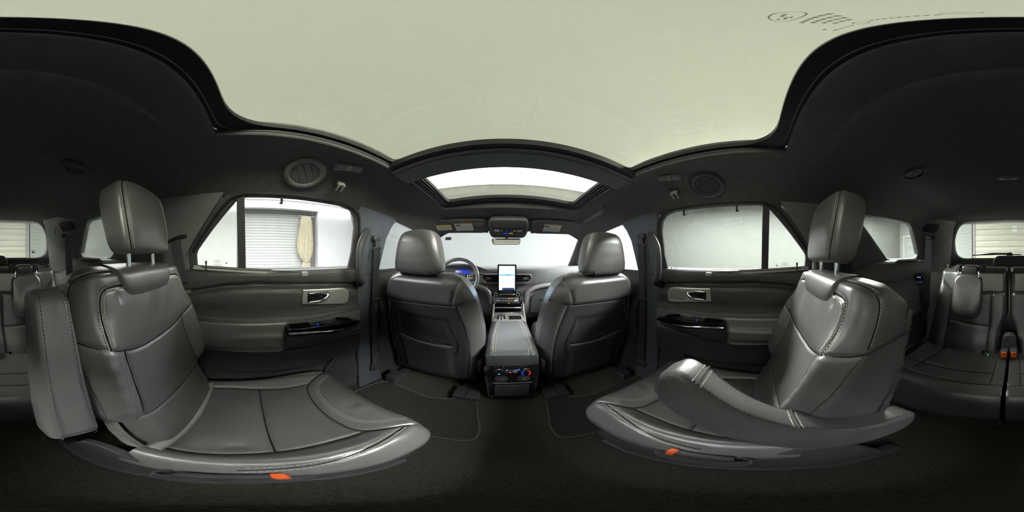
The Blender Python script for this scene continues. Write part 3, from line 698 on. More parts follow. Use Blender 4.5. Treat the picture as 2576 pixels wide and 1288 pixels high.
def front_belt(s):
    side = 'driver' if s < 0 else 'front passenger'
    y0 = 0.625; z1 = 0.925 if s < 0 else 0.955
    root = empty('seat_belt', (s*0.67, y0, 0.1), 'dark front seat belt hanging down the pillar beside the %s seat' % side, 'seat belt', 'front seat belts')
    B().rbox((s*0.668, y0+0.005, z1+0.015), (0.030, 0.060, 0.034), 0.012, 3).rbox((s*0.660, y0, z1-0.02), (0.020, 0.030, 0.05), 0.008, 3).build('height_adjuster', 'dark_plastic', root)
    B().tube(smooth_path([(s*0.660, y0-0.028, z1-0.045), (s*0.655, y0-0.012, z1-0.030), (s*0.655, y0+0.016, z1-0.030), (s*0.660, y0+0.030, z1-0.042)], 5), 0.005, 8).build('guide_loop', 'dark_plastic', root)
    B().strap([(s*0.655, y0, z1-0.035), (s*0.664, y0+0.003, z1-0.12), (s*0.676, y0+0.008, 0.70), (s*0.680, y0+0.006, 0.50), (s*0.682, y0+0.012, 0.30), (s*0.684, y0+0.018, 0.12)], (0, 1, 0), 0.046).build('strap', 'webbing', root, False)
    t = B().rbox((s*0.668, y0, 0.60), (0.010, 0.060, 0.016), 0.005, 2).build('tongue', 'dark_plastic', root)
    B().rbox((s*0.668, y0+0.004, 0.565), (0.003, 0.026, 0.05), 0.001, 1).build('tongue_plate', 'dark_metal', t)
    B().rbox((s*0.684, y0+0.018, 0.255), (0.012, 0.05, 0.06), 0.006, 2).build('buckle_stop', 'dark_plastic', root)
    B().rbox((s*0.686, y0+0.02, 0.11), (0.03, 0.07, 0.05), 0.01, 3).build('anchor', 'dark_plastic', root)
front_belt(-1); front_belt(1)

# ------------------------------------------------------------------ C and D pillars, quarter panels and windows
QW = [(-0.485, 1.076), (-0.80, 1.096), (-0.945, 1.096), (-0.985, 1.076), (-1.050, 0.950), (-1.088, 0.868), (-1.072, 0.840), (-0.790, 0.836), (-0.745, 0.845)]
def qx(y, z): return 0.725-0.13*(z-0.80)-0.10*max(0.0, -y-1.0)
def quarter(idx, s):
    side = 'left' if s < 0 else 'right'
    root = empty('trim_%d' % idx, (s*0.70, -0.6, -0.05), '%s rear quarter trim from the middle seat back to the tailgate' % side, 'quarter trim', None, 'structure')
    # C-pillar panel: rounded plastic triangle between the door frame and the quarter window
    cp = round_poly([(-0.085, 1.100), (-0.265, 0.850), (-0.275, 0.740), (-0.715, 0.800), (-0.700, 0.845), (-0.450, 1.078), (-0.40, 1.110)], 0.012, 4)
    B().prism(cp, lambda y, z: (s*(0.705-0.20*(z-0.80)), y, z), lambda y, z: (s*(0.80), y, z)).build('pillar_cover', 'quarter_plastic_lit', root, False, bevel=0.012, seg=4)
    # window surround with pane
    ctr = (-0.85, 0.95); gi = polar_resample(QW, ctr, 140)
    OUTQ = [(-0.42, 1.13), (-1.04, 1.15), (-1.16, 0.84), (-1.16, 0.79), (-0.72, 0.79)]
    fo = polar_resample(OUTQ, ctr, 140); mp = lambda P_, off: [(s*(qx(y, z)+off), y, z) for y, z in P_]
    B().loft([mp(gi, 0.03), mp(gi, 0.0), mp(lerp2(gi, fo, 0.15), -0.012), mp(fo, -0.02), mp(fo, 0.06), mp(gi, 0.03)], False).build('window_surround', 'quarter_plastic_lit', root)
    B().prism([(-0.85+(y+0.85)*1.04, 0.95+(z-0.95)*1.06) for y, z in QW], lambda y, z: (s*(qx(y, z)+0.022), y, z), lambda y, z: (s*(qx(y, z)+0.026), y, z)).build('window_pane', 'glass_tinted', root, False)
    # shelf with vent slot under the window
    sh = [[(s*0.745, y, 0.832), (s*0.690, y, 0.826), (s*0.655, y, 0.806), (s*0.640, y, 0.760), (s*0.640, y, 0.70), (s*0.76, y, 0.70)] for y in (-0.42, -0.6, -0.9, -1.20)]
    sh[0] = [(s*0.745, -0.42, 0.76), (s*0.72, -0.42, 0.76), (s*0.70, -0.42, 0.75), (s*0.69, -0.42, 0.74), (s*0.69, -0.42, 0.70), (s*0.76, -0.42, 0.70)]
    B().loft(sh).build('shelf', 'quarter_plastic_lit', root, True, 50)
    v = B().rbox((s*0.668, -0.90, 0.8185), (0.040, 0.24, 0.010), 0.004, 2, Matrix.Rotation(s*radians(22), 3, 'Y')).build('shelf_vent', 'vent_grey', root)
    B().rbox((s*0.667, -0.90, 0.8225), (0.024, 0.215, 0.006), 0.002, 2, Matrix.Rotation(s*radians(22), 3, 'Y')).build('vent_slot', 'black', v)
    # lower panel beside the third row
    lp = []
    for y, x in ((-0.25, 0.715), (-0.40, 0.700), (-0.60, 0.62), (-0.80, 0.57), (-1.0, 0.575), (-1.25, 0.60), (-1.56, 0.60)):
        lp.append([(s*0.80, y, -0.05), (s*(x+0.01), y, -0.05), (s*(x-0.01), y, 0.30), (s*(x-0.005), y, 0.52), (s*(x+0.02), y, 0.66), (s*0.66 if y < -0.5 else s*(x), y, 0.72), (s*0.80, y, 0.765)])
    B().loft(lp).build('lower_panel', 'quarter_plastic_lit', root, True, 50)
    # storage box edge, louvre grille and small switch block beside the seat back
    B().rbox((s*0.565, -0.83, 0.36), (0.03, 0.30, 0.22), 0.012, 3).build('storage_bin', 'dark_plastic', root)
    for k in range(7): B().rbox((s*0.563, -0.955, 0.54+0.016*k), (0.010, 0.10, 0.006), 0.002, 1).build('louvre', 'dark_plastic', root)
    sb = B().rbox((s*0.60, -0.985, 0.690), (0.05, 0.10, 0.085), 0.008, 2).build('switch_block', 'dark_plastic', root)
    B().rbox((s*0.585, -0.935, 0.705), (0.045, 0.02, 0.022), 0.004, 2).build('switch_face', 'black', sb)
    for k in range(3): B().box((s*(0.572+0.012*k), -0.9245, 0.708), (0.006, 0.002, 0.008)).build('switch_light', 'led_cyan', sb, False)
    B().rbox((s*0.588, -0.932, 0.672), (0.05, 0.03, 0.016), 0.005, 2).build('switch_tray', 'grey_plastic', sb)
    # D pillar
    dr = []
    for z, y0, y1, x0, x1 in ((0.70, -1.14, -1.56, 0.695, 0.60), (0.82, -1.135, -1.57, 0.700, 0.60), (0.95, -1.075, -1.55, 0.692, 0.585), (1.06, -1.010, -1.52, 0.675, 0.56), (1.13, -0.96, -1.50, 0.640, 0.54), (1.20, -0.93, -1.48, 0.57, 0.50)):
        ym = (y0+y1)/2; xm = (x0+x1)/2-0.006
        dr.append([(s*0.78, y0-0.10, z), (s*(x0+0.02), y0, z), (s*x0, y0-0.03, z), (s*xm, ym, z), (s*(x1+0.005), y1+0.05, z), (s*(x1+0.015), y1, z), (s*0.80, y1-0.03, z)])
    B().loft(dr).build('rear_pillar', 'quarter_plastic_lit', root, True, 60)
    sp = round_poly([(-1.09, 1.055), (-1.10, 1.115), (-1.245, 1.125), (-1.235, 1.050)], 0.012, 4)
    dx = lambda y, z: float(np.interp(z, [1.0, 1.06, 1.13], [0.682, 0.670, 0.634]))+(y+1.03)*0.22
    B().prism(sp, lambda y, z: (s*(dx(y, z)+0.01), y, z), lambda y, z: (s*(dx(y, z)-0.012), y, z)).build('pillar_speaker', 'black_rubber', root, False, bevel=0.003)
    if s < 0: B().tube(smooth_path([(-0.590, -1.30, 1.09), (-0.575, -1.30, 1.08), (-0.572, -1.30, 1.05), (-0.585, -1.30, 1.045)], 4), 0.004, 8).build('coat_hook', 'vent_grey', root)
    return root
quarter(3, -1); quarter(4, 1)
def third_belt(s):
    side = 'left' if s < 0 else 'right'
    root = empty('seat_belt', (s*0.53, -0.95, 0.3), 'dark third-row seat belt hanging from the %s rear pillar' % side, 'seat belt', 'third-row seat belts')
    B().strap([(s*0.605, -1.10, 0.985), (s*0.560, -1.02, 0.965), (s*0.545, -0.98, 0.80), (s*0.535, -0.95, 0.66), (s*0.533, -0.93, 0.52), (s*0.545, -0.90, 0.42), (s*0.570, -0.86, 0.27)], (s*0.80, 0.60, 0), 0.046).build('strap', 'webbing', root, False)
    B().tube(smooth_path([(s*0.640, -1.10, 0.995), (s*0.600, -1.065, 1.000), (s*0.560, -1.02, 0.985), (s*0.530, -1.02, 0.990)], 5), 0.007, 8).build('guide_loop', 'black_rubber', root)
    for p_ in ((s*0.535, -1.04, 0.992), (s*0.615, -1.10, 0.998)): B().ell(p_, (0.014, 0.02, 0.014)).build('bolt_cover', 'black_rubber', root)
    t = B().rbox((s*0.531, -0.925, 0.525), (0.05, 0.050, 0.016), 0.006, 2, Matrix.Rotation(radians(0), 3, 'Z')).build('tongue', 'dark_plastic', root)
    B().rbox((s*0.527, -0.915, 0.495), (0.024, 0.004, 0.045), 0.001, 1).build('tongue_plate', 'dark_metal', t)
third_belt(-1); third_belt(1)
def second_belt(s):
    side = 'left' if s < 0 else 'right'
    y = -0.30 if s < 0 else -0.45
    root = empty('seat_belt', (s*0.67, y, 0.5), 'dark seat belt leaving the %s C-pillar behind the middle-row seat' % side, 'seat belt', 'middle-row seat belts')
    B().tube(smooth_path([(s*0.685, y-0.05, 0.905), (s*0.672, y-0.02, 0.915), (s*0.668, y+0.025, 0.928), (s*0.680, y+0.05, 0.930)], 5), 0.007, 8).build('guide_loop', 'black_rubber', root)
    B().strap([(s*0.672, y, 0.915), (s*0.684, y+0.010, 0.83), (s*0.697, y+0.022, 0.73)], (0, 1, 0.1), 0.046).build('strap', 'webbing', root, False)
second_belt(-1); second_belt(1)

# ------------------------------------------------------------------ tailgate with rear window
tg = empty('door_5', (0, -1.58, 0.3), 'black tailgate trim with rounded rear window', 'tailgate', None, 'structure')
WI = round_poly([(-0.585, 0.832), (0.565, 0.832), (0.585, 1.03), (0.50, 1.192), (-0.52, 1.192), (-0.605, 1.03)], [0.13, 0.13, 0.14, 0.14, 0.14, 0.14], 8)
OU = round_poly([(-0.665, 0.66), (0.655, 0.66), (0.665, 1.06), (0.58, 1.26), (-0.60, 1.26), (-0.685, 1.06)], 0.09, 6)
gi, fo = polar_resample(WI, (0, 1.0), 160), polar_resample(OU, (0, 1.0), 160)
ty = lambda z, o: -1.60-0.10*0+0.16*(z-0.83)+o
mt = lambda P_, o: [(x, ty(z, o), z) for x, z in P_]
B().loft([mt(gi, -0.02), mt(gi, 0.0), mt(lerp2(gi, fo, 0.12), 0.018), mt(lerp2(gi, fo, 0.5), 0.04), mt(fo, 0.08), mt(fo, -0.06), mt(gi, -0.02)], False).build('window_surround', 'quarter_plastic_lit', tg)
B().prism([(x*1.03, 1.01+(z-1.01)*1.06) for x, z in WI], lambda x, z: (x, ty(z, -0.012), z), lambda x, z: (x, ty(z, -0.016), z)).build('rear_pane', 'glass_tinted', tg, False)
B().box((0, -1.60, 0.34), (1.36, 0.10, 0.80)).build('lower_trim', 'quarter_plastic_lit', tg, False, bevel=0.02)
B().box((0, -1.64, 1.27), (1.4, 0.18, 0.12)).build('header', 'quarter_plastic_lit', tg, False)
hb = round_poly([(-0.185, 0.76), (-0.185, 0.815), (-0.15, 0.855), (0.15, 0.855), (0.185, 0.815), (0.185, 0.76)], 0.025, 5)
B().prism(hb, lambda x, z: (x-0.01, -1.60, z), lambda x, z: ((x)*0.96-0.01, -1.50, z)).build('latch_cover', 'quarter_plastic_lit', tg, False, bevel=0.012, seg=3)
for k in range(9):      # heater wires
    z = 0.87+0.035*k; hw = 0.53 if z < 1.12 else 0.47
    B().box((-0.01, ty(z, -0.0105), z), (2*hw, 0.0006, 0.0012)).build('heater_wire', 'ink_grey', tg, False)
for x in (-0.14, 0.22): B().box((x, ty(1.05, -0.0105), 1.05), (0.0012, 0.0006, 0.26), Matrix.Rotation(radians(9), 3, 'X')).build('aerial_wire', 'ink_grey', tg, False)
B().box((-0.46, ty(0.885, -0.0105), 0.885), (0.035, 0.0006, 0.012)).box((-0.452, ty(0.898, -0.0105), 0.898), (0.02, 0.0006, 0.008)).build('glass_mark', 'ink_grey', tg, False)
wp = empty('rear_wiper', (0, -1.64, 0.84), 'black rear wiper lying along the bottom of the rear window', 'wiper')
B().tube([(0.36, -1.635, 0.862), (0.2, -1.64, 0.876), (0.02, -1.645, 0.872)], [0.004, 0.008, 0.010], 8).build('arm', 'black_rubber', wp)
B().tube([(0.40, -1.632, 0.862), (0.15, -1.634, 0.868), (-0.10, -1.636, 0.866)], 0.005, 8).build('blade', 'black', wp)
B().ell((0.02, -1.648, 0.866), (0.035, 0.014, 0.022)).build('pivot_cap', 'black_rubber', wp)

# ------------------------------------------------------------------ front doors, windscreen, A pillars
for idx, s in ((3, -1), (4, 1)):
    side = 'left' if s < 0 else 'right'
    root = empty('door_%d' % idx, (s*0.72, 1.15, 0), '%s front car door beside the front seat, mostly hidden' % side, 'car door', None, 'structure')
    prof = [(0.80, -0.05), (0.715, -0.05), (0.710, 0.30), (0.680, 0.40), (0.665, 0.50), (0.690, 0.56), (0.715, 0.62), (0.705, 0.70), (0.720, 0.745), (0.80, 0.75)]
    B().loft([[(s*x, y, z) for x, z in prof] for y in (0.68, 0.9, 1.2, 1.5, 1.72)]).build('panel', 'door_soft', root, True, 40)
    G3 = [(0.72, 0.745), (0.80, 1.095), (1.10, 1.085), (1.34, 1.005), (1.66, 0.745)]
    side_glass_pane('window_pane', G3, s, 'glass_clear', root, 0.02)
    B().strap([(s*winx(0.755, 0.0), y, 0.752) for y in (0.69, 1.0, 1.3, 1.66)], (s*0.3, 0, 1), 0.016, 0.02).build('sill_strip', 'door_plastic', root, False)
    ap = empty('trim_%d' % (idx+2), (s*0.66, 1.4, 0.9), 'dark slanting A-pillar trim on the %s of the windscreen' % side, 'pillar', None, 'structure')
    B().tube([(s*0.675, 0.98, 1.085), (s*0.650, 1.12, 1.085), (s*0.640, 1.24, 1.045), (s*0.690, 1.48, 0.905), (s*0.735, 1.72, 0.745), (s*0.75, 1.82, 0.68)], [0.035, 0.045, 0.05, 0.05, 0.055, 0.06], 14, 0.9, side=(1, 0, 0)).build('cover', 'door_plastic', ap)
ws = empty('window_1', (0, 1.5, 0.9), 'wide clear windscreen above the dashboard', 'windscreen', None, 'structure')
V = []; n = 20
for t in (0, 0.005):
    for (hw, y, z, bow) in ((0.735, 1.74, 0.700, 0.16), (0.700, 1.50, 0.875, 0.10), (0.625, 1.245, 1.062, 0.05)):
        for i in range(n+1):
            u = -1+2*i/n; V.append((hw*u, y+bow*(1-u*u)+t, z+t))
F = []; m = n+1
for l in range(2):
    for i in range(n): F += [(l*m+i, l*m+i+1, (l+1)*m+i+1, (l+1)*m+i), (3*m+l*m+i, 3*m+(l+1)*m+i, 3*m+(l+1)*m+i+1, 3*m+l*m+i+1)]
for i in range(n): F += [(i, 3*m+i, 3*m+i+1, i+1), (2*m+i, 2*m+i+1, 5*m+i+1, 5*m+i)]
pyobj('pane', V, F, 'glass_clear', ws, True, True, 30)
B().rbox((0, 1.29, 1.078), (1.26, 0.10, 0.05), 0.02, 3).build('header_trim', 'headliner', ws)
tg2 = empty('toll_tag', (-0.53, 1.33, 1.0), 'small pale toll tag stuck on the windscreen above the steering wheel', 'tag')
B().rbox((-0.515, 1.335, 0.998), (0.055, 0.010, 0.026), 0.004, 2).build('case', 'vent_grey', tg2)
B().rbox((-0.515, 1.3285, 0.998), (0.045, 0.004, 0.018), 0.002, 1).build('face', 'grey_plastic', tg2)
tag(B().box((0, -1.1, 0.02), (1.5, 1.1, 0.14)).build('floor_cargo', 'carpet', None, False), 'dark carpeted floor under and behind the third row', 'carpet floor', None, 'structure')
slab('wall_firewall', (0, 1.95, 0.3), (1.6, 0.06, 0.85), 'black', 'black firewall ahead of the front footwells', 'firewall')
# ------------------------------------------------------------------ middle-row captain's chairs
def grooves(U, V, seams, d=0.006, w=0.0055):
    g = np.zeros(U.shape)
    for sm in seams: g = np.maximum(g, np.exp(-(pdist(U, V, sm)/w)**2))
    return -d*g
def mir(p): return [(-a, b_) for a, b_ in p]
def back_frame(s, cx, y0, thd):
    th = radians(thd)
    def f(u, v, n):      # u towards the aisle, v up the back, n out of the front face
        return (cx-s*u, y0-sin(th)*v+cos(th)*n, 0.25+cos(th)*v+sin(th)*n)
    return f
UPPER = smooth_path([(0.262, 0.452), (0.235, 0.430), (0.209, 0.416), (0.139, 0.384), (0.084, 0.370), (0.0, 0.364)], 6)
UPPER = UPPER+[(-a, b_) for a, b_ in UPPER[::-1]]
STI = smooth_path([(0.112, 0.546), (0.165, 0.544), (0.184, 0.538), (0.191, 0.522), (0.198, 0.458), (0.201, 0.411)], 6)
GUS = smooth_path([(0.130, 0.584), (0.200, 0.582), (0.226, 0.573), (0.238, 0.553), (0.243, 0.520), (0.246, 0.455)], 6)
BOL = [(0.150, 0.386), (0.146, 0.328), (0.150, 0.240), (0.158, 0.178)]
LOW = [(-0.17, 0.155), (0.17, 0.155)]
LEA_IN = [(0.166, 0.155), (0.178, 0.02)]
def captain_seat(s, yb, thd, yc, label, arm):
    cx = s*0.44; f = back_frame(s, cx, yb, thd)
    root = empty('captain_chair', (cx, yb+0.1, -0.05), label, 'car seat', 'middle-row captain chairs')
    # ---- upholstered back
    vs = np.unique(np.r_[np.linspace(-0.05, 0.575, 126), 0.155, 0.183, 0.173, 0.40, np.linspace(0.575, 0.606, 10)])
    nf = 101; nr = 22
    P = np.zeros((len(vs)+1, nf+nr, 3)); UU = np.zeros((len(vs), nf)); VV = np.zeros((len(vs), nf)); RR = {}
    seams = [UPPER, STI, mir(STI), BOL, mir(BOL), LOW, GUS, mir(GUS)]
    def Wd(v):
        w = (np.interp(v, [-0.05, 0.172, 0.184, 0.22, 0.40, 0.53, 0.575, 0.592, 0.606], [0.185, 0.185, 0.232, 0.242, 0.250, 0.246, 0.234, 0.216, 0.190]))
        return w
    upa = np.array(UPPER); upa = upa[np.argsort(upa[:, 0])]
    tt = np.linspace(-1, 1, nf)[None, :]*np.ones((len(vs), 1)); v0 = vs[:, None]*np.ones((1, nf))
    UU = tt*0.25; VV = v0.copy()
    for _ in range(4):
        VV = v0+(np.interp(UU, upa[:, 0], upa[:, 1])-0.40)*tent(v0, 0.40, 0.14, 0.15)
        Wv = Wd(VV); bol = np.interp(VV, [0.178, 0.24, 0.328, 0.386], [0.158, 0.150, 0.146, 0.150])
        a_ = np.abs(tt); UU = np.sign(tt)*np.where(a_ < 0.66, a_/0.66*bol, bol+(Wv-bol)*(1-(1-np.clip((a_-0.66)/0.34, 0, 1))**1.15))
    G = grooves(UU, VV, seams, 0.006, 0.0046)
    A_ = np.abs(UU)
    low = sstep(0.13, 0.24, VV)*(1-sstep(0.36, 0.50, VV))
    FF = 0.034*low*np.exp(-((A_-0.205)/0.038)**2)+0.010*np.exp(-((A_-0.18)/0.05)**2)*sstep(0.36, 0.45, VV)
    FF += -0.010*low*np.exp(-(UU/0.10)**2)+0.010*sstep(0.365, 0.42, VV)*np.exp(-(UU/0.16)**2)
    FF += 0.012*np.exp(-((VV-0.07)/0.06)**2)*np.exp(-(UU/0.14)**4)
    # soft puckers and a pressed dent in the hide
    FF += 0.0022*np.sin(UU*60+VV*25)*np.exp(-((VV-0.46)/0.05)**2)*np.exp(-((UU+0.02)/0.09)**2)-0.004*np.exp(-((UU-0.135)/0.008)**2-((VV-0.522)/0.014)**2)
    FF += 0.0012*np.sin(VV*140+UU*30)*np.exp(-((A_-0.20)/0.03)**2)*low
    edge = np.clip((A_-(Wv-0.045))/0.045, 0, 1); FF -= 0.040*edge**2.2
    topv = np.maximum(0.0, (VV-0.565)/0.041); FF -= 0.050*topv**2
    FF += G
    for i, v in enumerate(vs):
        top = max(0.0, (v-0.565)/0.041)
        D_ = -0.165+0.030*max(0, (v-0.3)/0.3)+0.055*top**2 if v > 0.18 else -0.11
        for j in range(nf): P[i, j] = f(UU[i, j], VV[i, j], FF[i, j])
        e0 = FF[i, -1]; vv = VV[i, -1]; W_ = Wv[i, -1]
        for k in range(nr):
            q = (k+1)/(nr+1)
            if q < 0.30: uu, nn = W_*(1-0.02*q), e0+(D_-e0)*(q/0.30)
            elif q < 0.70: uu, nn = W_*0.994*(1-2*(q-0.30)/0.40), D_-0.008*sin(pi*(q-0.30)/0.40)
            else: uu, nn = -W_*(1-0.02*(1-q)), D_+(e0-D_)*((q-0.70)/0.30)
            P[i, nf+k] = f(uu, vv, nn)
    c = P[len(vs)-1].mean(0)
    P[len(vs)] = c+(P[len(vs)-1]-c)*0.02
    key = np.empty((len(vs), nf+nr), object)
    up = np.array(UPPER); up = up[np.argsort(up[:, 0])]
    for i in range(len(vs)):
        v = (vs[i]+vs[min(i+1, len(vs)-1)])/2
        for j in range(nf+nr):
            if j >= nf-1:
                k = (j-nf+1)/(nr+1)
                key[i, j] = 'back_cover' if 0.28 < k < 0.72 else ('side_gusset#%d' % (k > 0.5))
                continue
            u = (UU[min(i, len(vs)-1), j]+UU[min(i, len(vs)-1), j+1])/2
            if i >= len(vs)-1: key[i, j] = 'upper_panel'; continue
            if v > 0.40: key[i, j] = 'upper_panel'
            elif v < 0.155: key[i, j] = 'lumbar_panel'
            elif abs((tt[0, j]+tt[0, j+1])/2) < 0.66: key[i, j] = 'perforated_insert'
            else: key[i, j] = 'bolster#%d' % (u > 0)
    split_surface(P, key, {'upper_panel': 'leather_smooth', 'lumbar_panel': 'leather_perforated', 'perforated_insert': 'leather_perforated', 'bolster#0': 'leather', 'bolster#1': 'leather', 'side_gusset#0': 'leather', 'side_gusset#1': 'leather', 'back_cover': 'fuzzy_backing'}, root)
    nv = Vector(f(0, 0, 1))-Vector(f(0, 0, 0))
    def surf(u, v):      # point on the front face
        return near4(UU, VV, P, u, v)
    def run(path, off=0.0, mat='stitch_cream', **kw):
        pts = [surf(u, v)+nv*(0.0016) for u, v in resample(path, 0.012)]
        pts = [tuple((pts[max(i-1, 0)]+pts[i]*2+pts[min(i+1, len(pts)-1)])/4) for i in range(len(pts))]
        return dashes(pts, tuple(nv), root, mat, **kw)
    def offs(path, d):
        p = np.array(path); t = np.gradient(p, axis=0); t /= np.linalg.norm(t, axis=1)[:, None]+1e-9
        return p+np.stack([-t[:, 1], t[:, 0]], 1)*d
    def seam(path, fn, nn, r=0.0015):
        pts = soften([fn(u, v)+Vector(nn)*0.0004 for u, v in resample(path, 0.010)], 2)
        B().tube([tuple(q) for q in pts], r, 6).build('seam', 'seam_shade', root)  # dark tube laid in the groove in place of its shade
    for pth in (UPPER[2:-2], STI, mir(STI), BOL, mir(BOL), LOW, GUS, mir(GUS)): seam(pth, surf, nv)
    for pth in (STI, mir(STI)):
        for d in (-0.0065, 0.0065): run(offs(pth, d))
    run(offs(GUS, 0.005 if True else 0)); run(offs(mir(GUS), -0.005))
    for sg in (1, -1):      # dark double stitch down the inner edge of the bolster
        pth = [(sg*0.247, 0.44), (sg*0.240, 0.33), (sg*0.232, 0.20)]
        run(pth, mat='stitch_dark', w=0.002)
    # seam across the side gusset
    for sg in (1, -1):
        pth = [f(sg*0.2525, 0.445+0.065*t, -0.03-0.115*t) for t in np.linspace(0, 1, 12)]
        B().tube(pth, 0.0022, 6).build('gusset_seam', 'stitch_dark', root)
    # ragged carpet edge behind the gusset
    for sg in (1, -1):
        pts = [f(sg*(0.243+0.004*random.random()), v, -0.163+0.03*max(0, (v-0.3)/0.3)+0.004*random.random()) for v in np.linspace(0.20, 0.56, 40)]
        B().tube(pts, [0.006+0.003*random.random() for _ in pts], 7).build('carpet_edge', 'fuzzy_backing', root)
    # ---- headrest flap
    fp = smooth_path([(-0.122, 0.600), (-0.121, 0.565), (-0.112, 0.535), (-0.085, 0.517), (0.0, 0.514), (0.085, 0.517), (0.112, 0.535), (0.121, 0.565), (0.122, 0.600)], 6)
    R = []
    for t, n1 in ((1.0, 0.003), (1.0, 0.009), (0.97, 0.013), (0.85, 0.016)):
        R.append([f(u*t, 0.600+(v-0.600)*(0.2+0.8*t) if t < 1 else v, n1+(surf_n(v) if False else 0.006*exp(-(u/0.13)**2))) for u, v in fp])
    topb = [f(u, 0.603, 0.012) for u, v in fp]
    bb = B(); n_ = len(fp)
    grid = []
    for t in np.linspace(0, 1, 9):
        row = []
        for u, v in fp:
            vv = 0.606+(v-0.606)*t; uu = u
            drop = -0.050*max(0.0, (vv-0.565)/0.041)**2
            nn = 0.010*np.exp(-(uu/0.16)**2)+drop+0.011*(1-t**8)+0.002
            row.append(f(uu, vv, nn))
        grid.append(row)
    # tongue carried over the top of the back
    over = [[f(u*1.0, 0.612-0.002*k, -0.045-0.022*k) for u, v in fp] for k in (2, 1, 0)]
    bb.loft(over+grid, False, False).build('headrest_flap', 'leather_smooth', root)
    # ---- headrest
    hr = f(0, 0.735, -0.055)
    hb0 = Vector(f(0, 0.628, 0.002)); ta = radians(7)
    def fh(u, v, n):
        return (cx-s*u, hb0.y-sin(ta)*(v-0.635)+cos(ta)*(n+0.050), hb0.z+cos(ta)*(v-0.635)+sin(ta)*(n+0.050))
    hr_head(root, cx, fh, s)
    # ---- seat cushion
    ws_ = np.unique(np.r_[np.linspace(-0.03, 0.44, 88), 0.36, 0.498-0.058*(1-np.linspace(0, 1, 24))**2]); nf2 = 101; nr2 = 16
    SE = smooth_path([(0.250, 0.474), (0.236, 0.462), (0.200, 0.413), (0.165, 0.357), (0.130, 0.332), (0.057, 0.321), (0.0, 0.318)], 6); SE = SE+[(-a, b_) for a, b_ in SE[::-1]]
    DST = smooth_path([(0.228, 0.490), (0.217, 0.484), (0.178, 0.443), (0.140, 0.385), (0.105, 0.359), (0.05, 0.348), (0.0, 0.346)], 6); DST = DST+[(-a, b_) for a, b_ in DST[::-1]]
    IN1 = smooth_path([(0.158, 0.342), (0.158, 0.266), (0.170, 0.169), (0.180, 0.073), (0.176, 0.0)], 5)
    MID = [(-0.17, 0.170), (0.17, 0.170)]
    BST = smooth_path([(0.206, 0.408), (0.213, 0.358), (0.224, 0.281), (0.236, 0.20), (0.240, 0.12)], 5)
    def Wc(w): return np.where(np.asarray(w) < 0.38, np.interp(w, [-0.03, 0.1, 0.25, 0.38], [0.245, 0.256, 0.264, 0.267]), 0.267*np.clip(1-(np.clip((np.asarray(w)-0.38)/0.1185, 0, 1))**2.7, 0, 1)**(1/2.7))
    Q = np.zeros((len(ws_)+1, nf2+nr2, 3)); UC = np.zeros((len(ws_), nf2)); WC = np.zeros((len(ws_), nf2))
    sea = np.array(SE); sea = sea[np.argsort(sea[:, 0])]
    tc_ = np.linspace(-1, 1, nf2)[None, :]*np.ones((len(ws_), 1)); w0 = ws_[:, None]*np.ones((1, nf2)); UC = tc_*0.25; WC = w0.copy()
    for _ in range(4):
        WC = w0+(np.interp(UC, sea[:, 0], sea[:, 1])-0.36)*tent(w0, 0.36, 0.20, 0.138)
        Wv = Wc(WC); inn_ = np.interp(WC, [0, 0.073, 0.169, 0.266], [0.176, 0.180, 0.170, 0.158])*np.minimum(1, Wv/0.25)
        a_ = np.abs(tc_); UC = np.sign(tc_)*np.where(a_ < 0.66, a_/0.66*inn_, inn_+(Wv-inn_)*(1-(1-np.clip((a_-0.66)/0.34, 0, 1))**1.15))
    Gc = grooves(UC, WC, [SE, IN1, mir(IN1), MID, BST, mir(BST)], 0.007, 0.0048); A_ = np.abs(UC)
    TT = 0.222+0.030*np.clip(WC/0.40, 0, 1)+0.020*np.exp(-((A_-0.215)/0.035)**2)*(1-sstep(0.33, 0.46, WC))+0.010*np.exp(-(UC/0.12)**2)*np.exp(-((WC-0.40)/0.06)**2)
    TT += 0.008*np.exp(-((WC-0.085)/0.06)**2)*np.exp(-(UC/0.13)**4)+0.006*np.exp(-((WC-0.245)/0.05)**2)*np.exp(-(UC/0.13)**4)
    TT += -0.005*np.exp(-((UC-0.14)/0.012)**2-((WC-0.11)/0.02)**2)+0.003*np.sin(UC*95+WC*20)*np.exp(-((WC-0.41)/0.03)**2)*np.exp(-((UC-0.07)/0.05)**2)
    TT -= 0.042*np.clip((A_-(Wv-0.05))/0.05, 0, 1)**2.3
    FRV = np.maximum(0.0, (WC-0.43)/0.068); TT -= 0.085*FRV**2.4
    TT += Gc
    for i, w in enumerate(ws_):
        for j in range(nf2): Q[i, j] = (cx-s*UC[i, j], yc+WC[i, j], TT[i, j])
        e0 = TT[i, -1]; W_ = Wv[i, -1]; fr_ = FRV[i, -1]; w = WC[i, -1]
        for k in range(nr2):
            q = (k+1)/(nr2+1)
            if q < 0.3: uu, zz = W_-0.02*(q/0.3)**2, e0+(0.125-e0)*(q/0.3)
            elif q < 0.7: uu, zz = (W_-0.02)*(1-2*(q-0.3)/0.4), 0.125
            else: uu, zz = -(W_-0.02*((1-q)/0.3)**2), 0.125+(e0-0.125)*((q-0.7)/0.3)
            Q[i, nf2+k] = (cx-s*uu, yc+w-0.02*fr_*sin(pi*min(1, q/0.5 if q < 0.5 else (1-q)/0.5)), zz)
    c = Q[len(ws_)-1].mean(0); Q[len(ws_)] = c+(Q[len(ws_)-1]-c)*0.02
    key = np.empty((len(ws_), nf2+nr2), object)
    se = np.array(SE); se = se[np.argsort(se[:, 0])]
